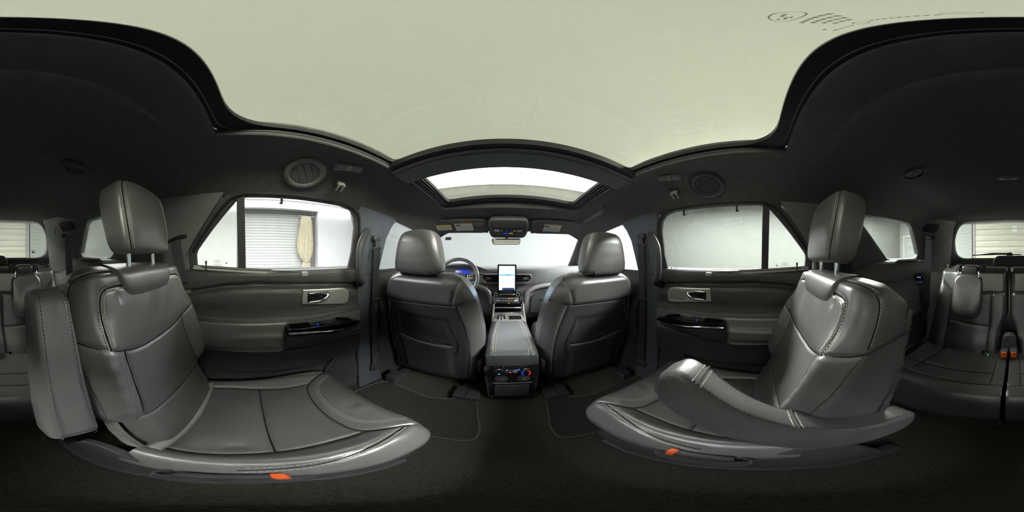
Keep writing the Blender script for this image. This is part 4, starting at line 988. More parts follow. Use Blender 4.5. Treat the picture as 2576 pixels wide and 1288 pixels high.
    for i in range(len(ws_)):
        w = (ws_[i]+ws_[min(i+1, len(ws_)-1)])/2
        for j in range(nf2+nr2):
            if j >= nf2-1: key[i, j] = 'cushion_side'; continue
            u = (UC[i, j]+UC[i, j+1])/2
            if w > 0.36 or i >= len(ws_)-1: key[i, j] = 'front_panel'
            elif abs((tc_[0, j]+tc_[0, j+1])/2) < 0.66: key[i, j] = 'cushion_insert'
            else: key[i, j] = 'cushion_bolster#%d' % (u > 0)
    split_surface(Q, key, {'cushion_side': 'leather_smooth', 'front_panel': 'leather_smooth', 'cushion_insert': 'leather_perforated', 'cushion_bolster#0': 'leather_smooth', 'cushion_bolster#1': 'leather_smooth'}, root)
    def csurf(u, w):
        return near4(UC, WC, Q, u, w)
    def crun(path, d=0.0, mat='stitch_cream'):
        p = offs(resample(path, 0.012), d) if d else resample(path, 0.012)
        pts = [csurf(u, w)+Vector((0, 0, 0.0014)) for u, w in p]
        pts = [tuple((pts[max(i-1, 0)]+pts[i]*2+pts[min(i+1, len(pts)-1)])/4) for i in range(len(pts))]
        dashes(pts, (0, 0.15, 1), root, mat)
    for pth in (SE[3:-3], IN1, mir(IN1), MID, BST, mir(BST)): seam(pth, csurf, (0, 0, 1))
    crun(DST, 0.004); crun(DST, -0.004)
    for pth in (BST, mir(BST)): crun(pth, 0.0055); crun(pth, -0.0055)
    # roll of leather at the crease
    B().tube([(cx-0.19, yc-0.012, 0.232), (cx, yc-0.006, 0.236), (cx+0.19, yc-0.012, 0.232)], 0.022, 12, 0.8).build('crease_bar', 'grey_plastic', root)
    # ---- plastics: base, side covers, rails
    B().rbox((cx, yc+0.20, 0.06), (0.40, 0.36, 0.17), 0.03, 3).build('seat_base', 'dark_plastic', root)
    for sg in (1, -1):
        u0 = sg*0.232
        sc = round_poly([(-0.20, 0.02), (-0.13, 0.20), (-0.06, 0.245), (0.0, 0.21), (0.10, 0.155), (0.36, 0.10), (0.40, 0.03), (0.30, -0.02), (-0.12, -0.02)], 0.03, 4)
        B().prism(sc, lambda y, z: (cx-s*(u0-sg*0.012), yc+y, z), lambda y, z: (cx-s*(u0+sg*0.010), yc+y, z)).build('side_cover', 'door_plastic', root, False, bevel=0.006, seg=3)
        B().rbox((cx-s*sg*0.225, yc+0.06, -0.03), (0.05, 0.62, 0.04), 0.012, 2).build('floor_rail', 'dark_plastic', root)
        B().strap([(cx-s*sg*0.200, yc-0.035, 0.245), (cx-s*sg*0.205, yc-0.075, 0.33), (cx-s*sg*0.200, yc-0.12, 0.42)], (0, 1, 0.4), 0.03, 0.012).build('recliner_cover', 'vent_grey', root, False)
    # ---- buckle in its leather pouch on the aisle side
    bu = B().rbox((cx-s*0.262, yc+0.108, 0.196), (0.018, 0.090, 0.036), 0.006, 2, Matrix.Rotation(radians(6), 3, 'X')).build('buckle', 'dark_plastic', root)
    rb = B().rbox((cx-s*0.262, yc+0.158, 0.203), (0.020, 0.016, 0.036), 0.004, 2, Matrix.Rotation(radians(6), 3, 'X')).build('release_button', 'button_red', bu); rb['label'] = 'orange red release button'
    for du, dz in ((0.0, 0.0), (0.005, -0.014)):
        lp = smooth_path([(cx-s*0.250, yc+0.195, 0.19+dz), (cx-s*(0.268+du), yc+0.175, 0.182+dz), (cx-s*(0.276+du), yc+0.10, 0.172+dz), (cx-s*(0.274+du), yc+0.060, 0.175+dz), (cx-s*(0.264+du), yc+0.042, 0.182+dz), (cx-s*0.250, yc+0.055, 0.19+dz)], 5)
        B().strap(lp, (0, 0, 1), 0.022, 0.005).build('buckle_pouch', 'seat_back_cloth', root, True)
    # ---- armrest on the aisle side
    arm(root, f, cx, s)
    return root
def hr_head(root, cx, f, s):
    """tall wedge headrest on two chrome posts, in the frame of the seat back"""
    rings = []; H = 0.225; v0 = 0.635
    secs = [(0.0, 0.092, 0.030), (0.006, 0.101, 0.036), (0.018, 0.108, 0.041), (0.04, 0.112, 0.044), (0.10, 0.116, 0.046), (0.16, 0.114, 0.044), (0.188, 0.109, 0.041), (0.205, 0.100, 0.036), (0.216, 0.087, 0.029), (0.223, 0.068, 0.019), (0.226, 0.035, 0.009)]
    hs = np.r_[np.linspace(0, 0.04, 6), np.linspace(0.055, 0.18, 12), np.linspace(0.188, 0.226, 9)]; A = np.array(secs)
    ws = np.interp(hs, A[:, 0], A[:, 1]); ds = np.interp(hs, A[:, 0], A[:, 2])
    n = 56
    for h, w, d in zip(hs, ws, ds):
        ring = []
        for k in range(n):
            a = 2*pi*k/n; ca, sa = cos(a), sin(a)
            e = 0.45
            u = w*math.copysign(abs(ca)**e, ca); q = d*math.copysign(abs(sa)**e, sa)
            c = -0.050-0.03*(h/0.226) if sa < 0 else -0.045-0.012*(h/0.226)
            q2 = q+0.006*(1-(u/max(w, 1e-3))**2)*(1 if sa > 0 else 0)
            # stitched seams at the front corners
            g = 0.0032*exp(-((abs(u)-0.86*w)/0.006)**2) if sa > 0.2 else 0.0
            ring.append(f(u, v0+h, c+q2-g))
        rings.append(ring)
    hd = B().loft(rings).build('headrest', 'leather_smooth', root, True, 80)
    nv = Vector(f(0, 0, 1))-Vector(f(0, 0, 0))
    for sg in (1, -1):
        for du in (-0.006, 0.006):
            pts = []
            for h, w, d in zip(hs[1:-3], ws[1:-3], ds[1:-3]):
                u = sg*(0.86*w+du); uu = min(abs(u)/w, 0.999); sa = (1-uu**(2/0.45))**(0.45/2)
                c = -0.045-0.012*(h/0.226)
                pts.append(tuple(Vector(f(u, v0+h, c+d*sa+0.006*(1-uu**2)))+nv*0.0008+(Vector(f(1, 0, 0))-Vector(f(0, 0, 0)))*0.0))
            dashes(pts, tuple(nv), hd)
        pts = []
        for h, w, d in zip(hs[1:-3], ws[1:-3], ds[1:-3]):
            uu = 0.86; sa = (1-uu**(2/0.45))**(0.45/2); pts.append(f(sg*0.86*w, v0+h, -0.045-0.012*(h/0.226)+d*sa+0.006*(1-uu**2)-0.0030))
        B().tube(pts, 0.0016, 6).build('seam', 'seam_shade', hd)  # groove shade drawn as a dark line
    for u in (-0.060, 0.060):
        B().cyl(f(u, 0.560, -0.058), f(u, 0.655, -0.052), 0.0075, 14).build('post', 'chrome', root)
        B().rbox(f(u, 0.588, -0.056), (0.052, 0.040, 0.016), 0.006, 3).build('post_collar', 'gloss_black', root)
def arm_raised(root, f, cx, s):
    u0, u1 = 0.252, 0.324
    prof = [(0.145, -0.105), (0.158, -0.030), (0.180, -0.008), (0.30, 0.002), (0.45, 0.004), (0.535, -0.004), (0.562, -0.025), (0.568, -0.060), (0.555, -0.095), (0.45, -0.115), (0.25, -0.125)]
    prof = round_poly(prof, 0.02, 4); c0 = (0.36, -0.06)
    R = []
    for u, k in ((u0, 0.90), (u0+0.004, 0.97), (u0+0.012, 1.0), (u1-0.012, 1.0), (u1-0.004, 0.97), (u1, 0.90)):
        R.append([f(u, c0[0]+(v-c0[0])*(1-(1-k)*0.25), c0[1]+(n-c0[1])*k) for v, n in prof])
    am = B().loft(R).build('armrest', 'leather', root, True, 60)
    for u in (u0+0.010, u1-0.010):
        pts = smooth_path([f(u, v, n+0.0012) for v, n in ((0.165, -0.024), (0.185, -0.006), (0.30, 0.002), (0.45, 0.004), (0.535, -0.003), (0.560, -0.022))], 5)
        dashes(pts, tuple(Vector(f(0, 0, 1))-Vector(f(0, 0, 0))), am, 'stitch_dark', w=0.0012)
    B().tube([f(u0+0.008+0.056*t, 0.195, -0.004) for t in np.linspace(0, 1, 5)], 0.0018, 6).build('end_seam', 'stitch_dark', am)
    B().cyl(f(0.235, 0.20, -0.07), f(0.265, 0.20, -0.07), 0.028, 18).build('armrest_pivot', 'dark_plastic', root)
def arm_lowered(root, f, cx, s):
    x0, x1 = cx-s*0.292, cx-s*0.226
    top = smooth_path([(-0.272, 0.372), (-0.25, 0.392), (-0.15, 0.428), (-0.052, 0.497), (0.02, 0.570), (0.08, 0.640), (0.112, 0.656), (0.140, 0.636)], 5)
    bot = smooth_path([(0.150, 0.592), (0.130, 0.552), (0.058, 0.472), (-0.01, 0.402), (-0.067, 0.355), (-0.15, 0.325), (-0.24, 0.322), (-0.270, 0.345)], 5)
    prof = top+bot; P_ = np.array(prof); c0 = P_.mean(0)
    nrm = []
    m = len(prof)
    for i in range(m):
        t = np.array(prof[(i+1) % m])-np.array(prof[i-1]); t /= np.linalg.norm(t)+1e-9; nrm.append((-t[1], t[0]))
    R = []
    for x, ins in ((x0, 0.016), (x0+s*0.002, 0.007), (x0+s*0.008, 0.0015), (x0+s*0.016, 0.0), (x1-s*0.016, 0.0), (x1-s*0.008, 0.0015), (x1-s*0.002, 0.007), (x1, 0.016)):
        R.append([(x, y-(-nn[0])*(-ins)*1.0 if False else y+(c0[0]-y)*0+ -nn[0]*ins*1.0, z-nn[1]*ins) for (y, z), nn in zip(prof, nrm)])
    ab = B().loft(R, False); nt_ = len(top); last = (len(R)-1)*m
    for base in (0, last):          # close the sides with quads between the upper and lower edge
        for i in range(nt_-1): ab.F.append((base+i, base+i+1, base+m-2-i, base+m-1-i))
    am = ab.build('armrest', 'leather', root, True, 35)
    T = np.array(top)
    def at_y(y): return float(np.interp(y, T[:, 0], T[:, 1]))
    for yy, dy in ((0.080, 0.012), (-0.048, 0.012)):
        for d in (-dy/2, dy/2):
            pts = [(x0+(x1-x0)*t, yy+d, at_y(yy+d)+0.0006) for t in np.linspace(0.10, 0.92, 8)]
            dashes(pts, (0, -0.7, 0.7), am)
        B().tube([(x0+(x1-x0)*t, yy, at_y(yy)+0.0002) for t in np.linspace(0.06, 0.95, 8)], 0.0018, 6).build('cross_seam', 'stitch_dark', am)
    for xx in (x0+s*0.009, x1-s*0.009):
        dashes([(xx, y, at_y(y)+0.0008) for y in np.linspace(-0.25, 0.09, 30)], (0, -0.7, 0.7), am, 'stitch_dark', w=0.0012)
    B().tube([(x0+(x1-x0)*t, -0.232, at_y(-0.232)+0.0004) for t in np.linspace(0.08, 0.9, 6)], 0.0015, 6).build('end_seam', 'grey_plastic', am)
    B().cyl((cx-s*0.215, -0.19, 0.375), (cx-s*0.24, -0.19, 0.375), 0.032, 18).build('armrest_pivot', 'dark_plastic', root)
captain_seat(-1, -0.13, 16, -0.13, 'black leather captain chair on the left with its armrest folded upright', arm_raised)
captain_seat(1, 0.02, 22, -0.03, 'black leather captain chair on the right with its armrest lowered', arm_lowered)

# ------------------------------------------------------------------ front seats (seen from behind)
def front_seat(s, label):
    cx = s*0.425; k = 0.2545
    root = empty('front_seat', (cx, 0.95, -0.05), label, 'car seat', 'front seats')
    yr = lambda z: 0.66-k*(z-0.70)           # rear face
    zs = np.unique(np.r_[np.linspace(-0.02, 0.72, 75), 0.618, np.linspace(0.72, 0.765, 12)]); nf = 101; nr = 30
    def hw(z): return (np.interp(z, [-0.02, 0.10, 0.25, 0.45, 0.60, 0.66, 0.70, 0.73, 0.75, 0.765], [0.215, 0.265, 0.288, 0.286, 0.262, 0.246, 0.228, 0.204, 0.178, 0.13]))
    # seams on the rear face in (u, z), u towards the middle of the car
    UP = [(-0.30, 0.600), (-0.10, 0.607), (0.10, 0.618), (0.17, 0.620), (0.29, 0.640)]
    DG = [(0.203, 0.775), (0.155, 0.619)]
    PK1 = smooth_path([(-0.175, 0.545), (-0.178, 0.45), (-0.172, 0.376)], 4); PK = smooth_path([(-0.172, 0.374), (-0.02, 0.355), (0.14, 0.360)], 6)
    PKR = smooth_path([(0.130, 0.538), (0.150, 0.45), (0.168, 0.384), (0.160, 0.32), (0.14, 0.283)], 5)
    ED = smooth_path([(0.180, 0.622), (0.215, 0.468), (0.222, 0.30), (0.206, 0.08)], 6)
    EDL = [(-a, b_) for a, b_ in ED]
    PT = [(-0.175, 0.545), (0.13, 0.540)]
    n1 = len(zs); P = np.zeros((n1+1, nf+nr, 3)); UU = np.zeros((n1, nf)); ZZ = np.zeros((n1, nf))
    upx = np.array(UP); tt = np.linspace(-1, 1, nf)[None, :]*np.ones((n1, 1)); z0 = zs[:, None]*np.ones((1, nf)); UU = tt*0.28
    for _ in range(4):
        ZZ = z0+(np.interp(UU, upx[:, 0], upx[:, 1])-0.618)*tent(z0, 0.618, 0.10, 0.10)
        Wv = hw(ZZ); ed = np.minimum(np.interp(ZZ, [0.08, 0.3, 0.468, 0.622], [0.206, 0.222, 0.215, 0.18]), Wv*0.9)
        a_ = np.abs(tt); UU = np.sign(tt)*np.where(a_ < 0.7, a_/0.7*ed, ed+(Wv-ed)*(a_-0.7)/0.3)
    G = grooves(UU, ZZ, [UP, DG, ED, EDL, PKR, PK1], 0.006, 0.006)+grooves(UU, ZZ, [PK], 0.010, 0.006); A_ = np.abs(UU)
    NN_ = 0.016*sstep(0.60, 0.64, ZZ)*np.exp(-(UU/0.26)**4)
    NN_ += 0.010*sstep(0.0, 0.03, 0.155-np.abs(UU+0.015))*sstep(0.05, 0.09, ZZ)*(1-sstep(0.345, 0.362, ZZ))
    NN_ -= 0.010*sstep(0.0, 0.03, 0.155-np.abs(UU+0.02))*sstep(0.36, 0.40, ZZ)*(1-sstep(0.52, 0.55, ZZ))
    NN_ -= 0.075*np.clip((A_-(Wv-0.075))/0.075, 0, 1)**2
    NN_ -= 0.05*np.maximum(0, (ZZ-0.715)/0.05)**2+0.05*np.maximum(0, (0.06-ZZ)/0.08)**2
    NN_ += G
    for i, z in enumerate(zs):
        top = max(0, (z-0.72)/0.052); W_ = Wv[i, -1]; zl, zr = ZZ[i, 0], ZZ[i, -1]
        for j in range(nf): P[i, j] = (cx-s*UU[i, j], yr(ZZ[i, j])-NN_[i, j], ZZ[i, j])
        e0 = -NN_[i, -1]; e1 = -NN_[i, 0]
        for q_ in range(nr):
            q = (q_+1)/(nr+1); Dp = 0.17-0.05*top**2; z = zr+(zl-zr)*q
            if q < 0.25: uu, yy = Wv[i, -1], e0+(Dp-e0)*q/0.25
            elif q < 0.75:
                g_ = (q-0.25)/0.5; uu = W_*(1-2*g_); yy = Dp-0.03*sin(pi*g_)
            else: uu, yy = -Wv[i, 0], Dp+(e1-Dp)*(q-0.75)/0.25
            P[i, nf+q_] = (cx-s*uu, yr(z)+yy, z)
    c = P[n1-1].mean(0); P[n1] = c+(P[n1-1]-c)*0.02
    key = np.empty((n1, nf+nr), object)
    upx = np.array(UP)
    for i in range(n1):
        z = (zs[i]+zs[min(i+1, n1-1)])/2
        for j in range(nf+nr):
            if j >= nf-1: key[i, j] = 'backrest_front' if 0.24 < (j-nf+1)/(nr+1) < 0.76 else 'backrest_side'; continue
            u = (UU[i, j]+UU[i, j+1])/2
            if z > 0.618: key[i, j] = 'shoulder_panel'
            elif abs((tt[0, j]+tt[0, j+1])/2) > 0.7: key[i, j] = 'backrest_side'
            elif z < 0.36 and -0.175 < u < 0.145: key[i, j] = 'map_pocket'
            else: key[i, j] = 'back_panel'
    split_surface(P, key, {'shoulder_panel': 'leather_smooth', 'backrest_side': 'leather_smooth', 'backrest_front': 'leather_smooth', 'map_pocket': 'seat_back_cloth', 'back_panel': 'seat_back_cloth'}, root)
    def surf(u, z):
        return near4(UU, ZZ, P, u, z)
    for pth in (UP, DG, ED, EDL, PKR, PK1):
        B().tube([tuple(q) for q in soften([surf(u, z)+Vector((0, -0.0004, 0)) for u, z in resample(pth, 0.012)], 3)], 0.0015, 6).build('seam', 'seam_shade', root)  # dark lines stand in for shade in the back seams
    B().tube([tuple(q) for q in soften([surf(u, z-0.004)+Vector((0, -0.004, 0)) for u, z in resample(PK, 0.012)], 4)], 0.0022, 6).build('pocket_piping', 'grey_plastic', root)
    B().tube([tuple(q) for q in soften([surf(u, z-0.005)+Vector((0, -0.001, 0)) for u, z in resample(UP, 0.012)], 4)], 0.0013, 6).build('shoulder_piping', 'grey_plastic', root)
    dashes([tuple(surf(u, z)+Vector((0, -0.001, 0))) for u, z in resample([(-0.16, 0.757), (-0.05, 0.753), (0.12, 0.757)], 0.02)], (0, -1, 0.5), root, 'grey_plastic')
    # headrest
    hs = np.linspace(0, 0.205, 24); A = np.array([(0, 0.110, 0.038), (0.008, 0.122, 0.046), (0.022, 0.127, 0.052), (0.05, 0.124, 0.056), (0.10, 0.113, 0.058), (0.15, 0.100, 0.055), (0.178, 0.088, 0.047), (0.194, 0.072, 0.036), (0.202, 0.050, 0.020), (0.205, 0.025, 0.010)])
    rings = []
    for h in hs:
        w, d = np.interp(h, A[:, 0], A[:, 1]), np.interp(h, A[:, 0], A[:, 2]); ring = []
        for q in range(52):
            a = 2*pi*q/52; ca, sa = cos(a), sin(a)
            u = w*math.copysign(abs(ca)**0.5, ca); y = d*math.copysign(abs(sa)**0.5, sa)
            ring.append((cx-s*u-s*0.0, 0.672+y-0.10*(h-0.05)*(-1 if sa > 0 else 0.25), 0.768+h))
        rings.append(ring)
    hd = B().loft(rings).build('headrest', 'leather_smooth', root, True, 80)
    B().rbox((cx, 0.648, 0.779), (0.165, 0.05, 0.034), 0.012, 3).build('headrest_base', 'seat_back_cloth', hd)
    for u in (-0.075, 0.075):
        B().cyl((cx+u, 0.668, 0.735), (cx+u, 0.665, 0.785), 0.007, 12).build('post', 'chrome', root)
        B().rbox((cx+u, 0.668, 0.762), (0.046, 0.034, 0.014), 0.005, 2).build('post_collar', 'gloss_black', root)
    # cushion, side shield, runners
    cs = [[(cx+x*w_, y, z) for x, z in ((-0.25, 0.14), (-0.262, 0.20), (-0.25, 0.262), (-0.19, 0.285), (-0.12, 0.262), (0, 0.258), (0.12, 0.262), (0.19, 0.285), (0.25, 0.262), (0.262, 0.20), (0.25, 0.14))] for y, w_ in ((0.84, 0.95), (0.95, 1.0), (1.15, 1.0), (1.27, 0.98), (1.33, 0.90))]
    B().loft(cs).build('cushion', 'leather_smooth', root, True, 70)
    dashes([(cx-s*0.19, y, 0.290) for y in np.linspace(0.86, 1.3, 12)], (0, 0, 1), root)
    B().rbox((cx, 1.05, 0.09), (0.50, 0.46, 0.10), 0.02, 2).build('seat_base', 'dark_plastic', root)
    B().rbox((cx-s*0.268, 0.96, 0.19), (0.03, 0.34, 0.10), 0.014, 3).build('side_shield', 'dark_plastic', root)
    for sg in (-1, 1):
        B().rbox((cx+sg*0.20, 0.99, -0.035), (0.05, 0.48, 0.03), 0.008, 2).build('floor_rail', 'dark_metal', root)
    B().rbox((cx-s*0.215, 0.765, -0.030), (0.125, 0.11, 0.034), 0.008, 2).build('rail_cover', 'dark_plastic', root)
    B().box((cx-s*0.215, 0.765, -0.012), (0.003, 0.10, 0.002)).build('cover_seam', 'black', root, False)
    B().rbox((cx+s*0.195, 0.735, -0.015), (0.075, 0.09, 0.065), 0.010, 3).build('outer_rail_cover', 'dark_plastic', root)
    B().prism([(0.0, 0.0), (0.06, 0.0), (0.05, 0.03), (0.02, 0.05)], lambda a, z: (cx+s*(0.235-a*0.3), 0.70+a, -0.045+z), lambda a, z: (cx+s*(0.229-a*0.3), 0.70+a, -0.045+z)).build('rail_bracket', 'grey_plastic', root, False)
    return root
front_seat(-1, 'black leather driver seat seen from behind with map pocket')
front_seat(1, 'black leather front passenger seat seen from behind with map pocket')

# ------------------------------------------------------------------ third row
def third_seat(s, label):
    root = empty('third_row_seat', (s*0.24, -0.75, -0.05), label, 'car seat', 'third-row seats')
    e = 0.006; Wt = 0.490; k = -0.24          # lean of the back
    yb = lambda z: -0.865+k*(z-0.25)
    zs = np.linspace(0.225, 0.782, 94); us = np.linspace(0.0, 1.0, 86)
    SM = [[(0.352, 0.625), (0.362, 0.40), (0.372, 0.228)], [(0.098, 0.627), (0.106, 0.42), (0.122, 0.232)], [(0.362, 0.452), (0.108, 0.425)], [(0.41, 0.686), (0.356, 0.628), (0.30, 0.622), (0.10, 0.627), (0.0, 0.629)]]
    UU = np.zeros((len(zs), len(us))); ZZ = np.zeros_like(UU)
    for i, z in enumerate(zs):
        w1 = float(np.interp(z, [0.225, 0.5, 0.69, 0.75, 0.782], [0.500, 0.480, 0.455, 0.450, 0.430])); w0 = float(np.interp(z, [0.225, 0.40, 0.45, 0.50], [0.052, 0.046, 0.025, e]))
        t = 0.5-0.5*np.cos(pi*us)*1.0; t = 0.35*t+0.65*us
        UU[i] = w0+(w1-w0)*t; ZZ[i] = z
    G = grooves(UU, ZZ, SM, 0.007, 0.006); P = np.zeros((len(zs), len(us)+10, 3))
    for i, z in enumerate(zs):
        u = UU[i]; w0, w1 = u[0], u[-1]
        n = 0.012*np.exp(-((u-0.235)/0.09)**4)+0.016*np.exp(-((u-0.415)/0.04)**2)*float(1-sstep(0.6, 0.7, np.array(z)))
        d = np.minimum(u-w0, w1-u); n = n-0.045*np.clip(1-d/0.035, 0, 1)**2.4
        n = n-0.06*max(0, (z-0.742)/0.04)**2+0.012*exp(-((z-0.30)/0.07)**2)
        n = n+G[i]
        for j in range(len(us)): P[i, j] = (s*u[j], yb(z)+n[j], z)
        for q in range(10):
            g = q/9; P[i, len(us)+q] = (s*(w1+(w0-w1)*g), yb(z)-0.13+0.06*max(0, (z-0.742)/0.04)**2, z)
    key = np.empty((len(zs)-1, len(us)+10), object); key[:] = 'backrest'
    for i in range(len(zs)-1):
        z = (zs[i]+zs[i+1])/2
        for j in range(len(us)-1):
            u = (UU[i, j]+UU[i, j+1])/2
            if z > np.interp(u, [0, 0.3, 0.356, 0.41, 0.46], [0.629, 0.622, 0.628, 0.686, 0.72]): key[i, j] = 'shoulder_panel'
            elif np.interp(z, [0.23, 0.42, 0.627], [0.122, 0.106, 0.098]) < u < np.interp(z, [0.228, 0.4, 0.625], [0.372, 0.362, 0.352]): key[i, j] = 'centre_panel'
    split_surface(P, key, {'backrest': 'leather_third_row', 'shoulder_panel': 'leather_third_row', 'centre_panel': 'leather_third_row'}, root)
    for pth in SM: B().tube([tuple(q) for q in soften([near4(UU, ZZ, P, u, z)+Vector((0, 0.0004, 0)) for u, z in resample(pth, 0.012)], 3)], 0.0016, 6).build('seam', 'seam_shade', root)  # seam shade put in as dark tubes
    # close the top
    tp = [P[-1, j] for j in range(0, len(us)+10)]
    pyobj('top_edge', tp, [tuple(range(len(tp)))], 'leather_third_row', root, False, True)
    dashes([(s*np.interp(z, [0.25, 0.5, 0.69], [0.478, 0.455, 0.432]), yb(z)+0.002, z) for z in np.linspace(0.38, 0.68, 12)], (0, 1, 0), root, 'grey_plastic', w=0.002)
    for u_, z_ in ((0.365, 0.268), (0.135, 0.270)): B().disc((s*u_, yb(z_)+0.017, z_), (0, 1, 0.2), 0.008, 0.008, 0.006, 16).build('grommet', 'black', root)
    # folded head restraint
    zc, uc = 0.60, 0.243
    pl = round_poly([(0.158, 0.715), (0.190, 0.742), (0.298, 0.742), (0.332, 0.712), (0.337, 0.545), (0.310, 0.492), (0.265, 0.478), (0.215, 0.478), (0.170, 0.495), (0.152, 0.555)], [0.03, 0.015, 0.015, 0.03, 0.06, 0.03, 0.03, 0.03, 0.03, 0.06], 4)
    R = [];
    for sc, n in ((1.0, 0.012), (1.0, 0.030), (0.97, 0.038), (0.88, 0.043), (0.5, 0.046)):
        R.append([(s*(uc+(u-uc)*sc), yb(z)+n, zc+(z-zc)*sc) for u, z in pl])
    hd = B().loft(R).build('head_restraint', 'leather_third_row', root, True, 60)
    rim = [(s*u, yb(z)+0.032, z) for u, z in pl]
    B().tube(rim+rim[:1], 0.003, 6).build('piping', 'stitch_dark', hd)
    for u_ in (0.178, 0.308):
        B().tube(smooth_path([(s*u_, yb(0.72)+0.030, 0.722), (s*u_, yb(0.75)+0.022, 0.760), (s*u_, yb(0.78)-0.03, 0.785)], 5), 0.0065, 10).build('post', 'chrome', root)
        B().rbox((s*(u_+(0.012 if u_ > 0.24 else -0.012)), yb(0.77)-0.015, 0.768), (0.040, 0.05, 0.060), 0.012, 3).build('post_bracket', 'dark_plastic', root)
    B().rbox((s*0.243, yb(0.77)-0.012, 0.765), (0.105, 0.07, 0.060), 0.018, 4).build('hinge_cover', 'leather_third_row', root)
    B().rbox((s*0.405, yb(0.78)-0.03, 0.786), (0.02, 0.02, 0.02), 0.004, 2).build('release_lever', 'dark_plastic', root)
    # cushion: curved front edge
    us2 = np.linspace(0.0, 1.0, 60); ts = np.linspace(0, 1, 60)
    P2 = np.zeros((len(ts), len(us2), 3)); UU = np.zeros((len(ts), len(us2))); YY = np.zeros_like(UU)
    yf = lambda u: -0.455+0.03*(u/0.4)**2
    for i, t in enumerate(ts):
        for j, q in enumerate(us2):
            u = 0.003+(0.475-0.003)*q; y0 = -0.900; y1 = yf(u)
            UU[i, j] = u; YY[i, j] = y0+(y1-y0)*t
    SC_ = [[(0.003, -0.575), (0.055, -0.572), (0.39, -0.555), (0.47, -0.54)], [(0.055, -0.80), (0.055, -0.572)], [(0.055, -0.668), (0.39, -0.655), (0.47, -0.64)], [(0.36, -0.85), (0.40, -0.60)]]
    G = grooves(UU, YY, SC_, 0.007, 0.006)
    for i, t in enumerate(ts):
        for j in range(len(us2)):
            u, y = UU[i, j], YY[i, j]; fd = yf(u)-y
            z = 0.262+0.012*exp(-((fd-0.08)/0.05)**2)+0.02*max(0, u-0.38)/0.1-0.085*max(0, 1-fd/0.05)**2.2+G[i, j]-0.02*max(0, 1-u/0.02)**2*0.3
            P2[i, j] = (s*u, y, z)
    ext = np.zeros((4, len(us2), 3))
    for r_, (dy, z) in enumerate(((0.006, 0.155), (0.004, 0.125), (-0.02, 0.105), (-0.10, 0.100))):
        for j in range(len(us2)): ext[r_, j] = (s*UU[-1, j], yf(UU[-1, j])+dy, z)
    P2 = np.concatenate([P2, ext]); key = np.empty((P2.shape[0]-1, len(us2)), object); key[:] = ''
    for i in range(P2.shape[0]-1):
        for j in range(len(us2)-1):
            if i >= len(ts)-1: key[i, j] = 'cushion_front'; continue
            y = YY[i, j]; key[i, j] = 'cushion_front' if y > np.interp(UU[i, j], [0, 0.39, 0.47], [-0.575, -0.555, -0.54]) else 'cushion_top'
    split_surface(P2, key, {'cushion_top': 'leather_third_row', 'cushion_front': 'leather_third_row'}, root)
    for pth in SC_: B().tube([tuple(q) for q in soften([near4(UU, YY, P2, u, y)+Vector((0, 0, 0.0004)) for u, y in resample(pth, 0.012)], 3)], 0.0016, 6).build('seam', 'seam_shade', root)  # shade of the cushion seams as dark tubes
    B().box((s*0.238, -0.74, 0.03), (0.47, 0.46, 0.16)).build('bench_base', 'carpet', root, False, bevel=0.02)
    return root
third_seat(-1, 'left half of the black leather third-row bench behind the raised armrest')
third_seat(1, 'right half of the black leather third-row bench with head restraint folded')
# buckles between the two halves
bk = empty('buckle_holder', (-0.01, -0.83, 0.25), 'black buckle holder with two orange buttons between the third-row seats', 'seat belt buckle')
hb = smooth_path([(0.042, 0.275), (0.040, 0.34), (0.030, 0.385), (0.0, 0.398), (-0.030, 0.385), (-0.040, 0.34), (-0.042, 0.275)], 4)
B().prism(hb, lambda x, z: (x-0.004, -0.905, z), lambda x, z: (x-0.004, -0.860+0.03*(0.40-z), z)).build('shroud', 'dark_plastic', bk, False, bevel=0.006)
for x in (-0.028, 0.020):
    q = B().rbox((x, -0.822, 0.295), (0.038, 0.050, 0.052), 0.007, 2).build('buckle', 'dark_plastic', bk)
    B().rbox((x, -0.796, 0.297), (0.028, 0.008, 0.040), 0.003, 2).build('release_button', 'button_red', q)
    B().box((x, -0.7915, 0.310), (0.014, 0.002, 0.005)).build('button_slot', 'ink', q, False)
mt_ = empty('child_anchor_tag', (0.12, -0.85, 0.265), 'small green-lit tag in the crease of the right third-row seat', 'tag')
B().rbox((0.115, -0.835, 0.268), (0.05, 0.016, 0.008), 0.003, 2).build('strip', 'dark_plastic', mt_)
B().box((0.105, -0.8265, 0.270), (0.010, 0.002, 0.006)).build('marker', 'led_green', mt_, False)
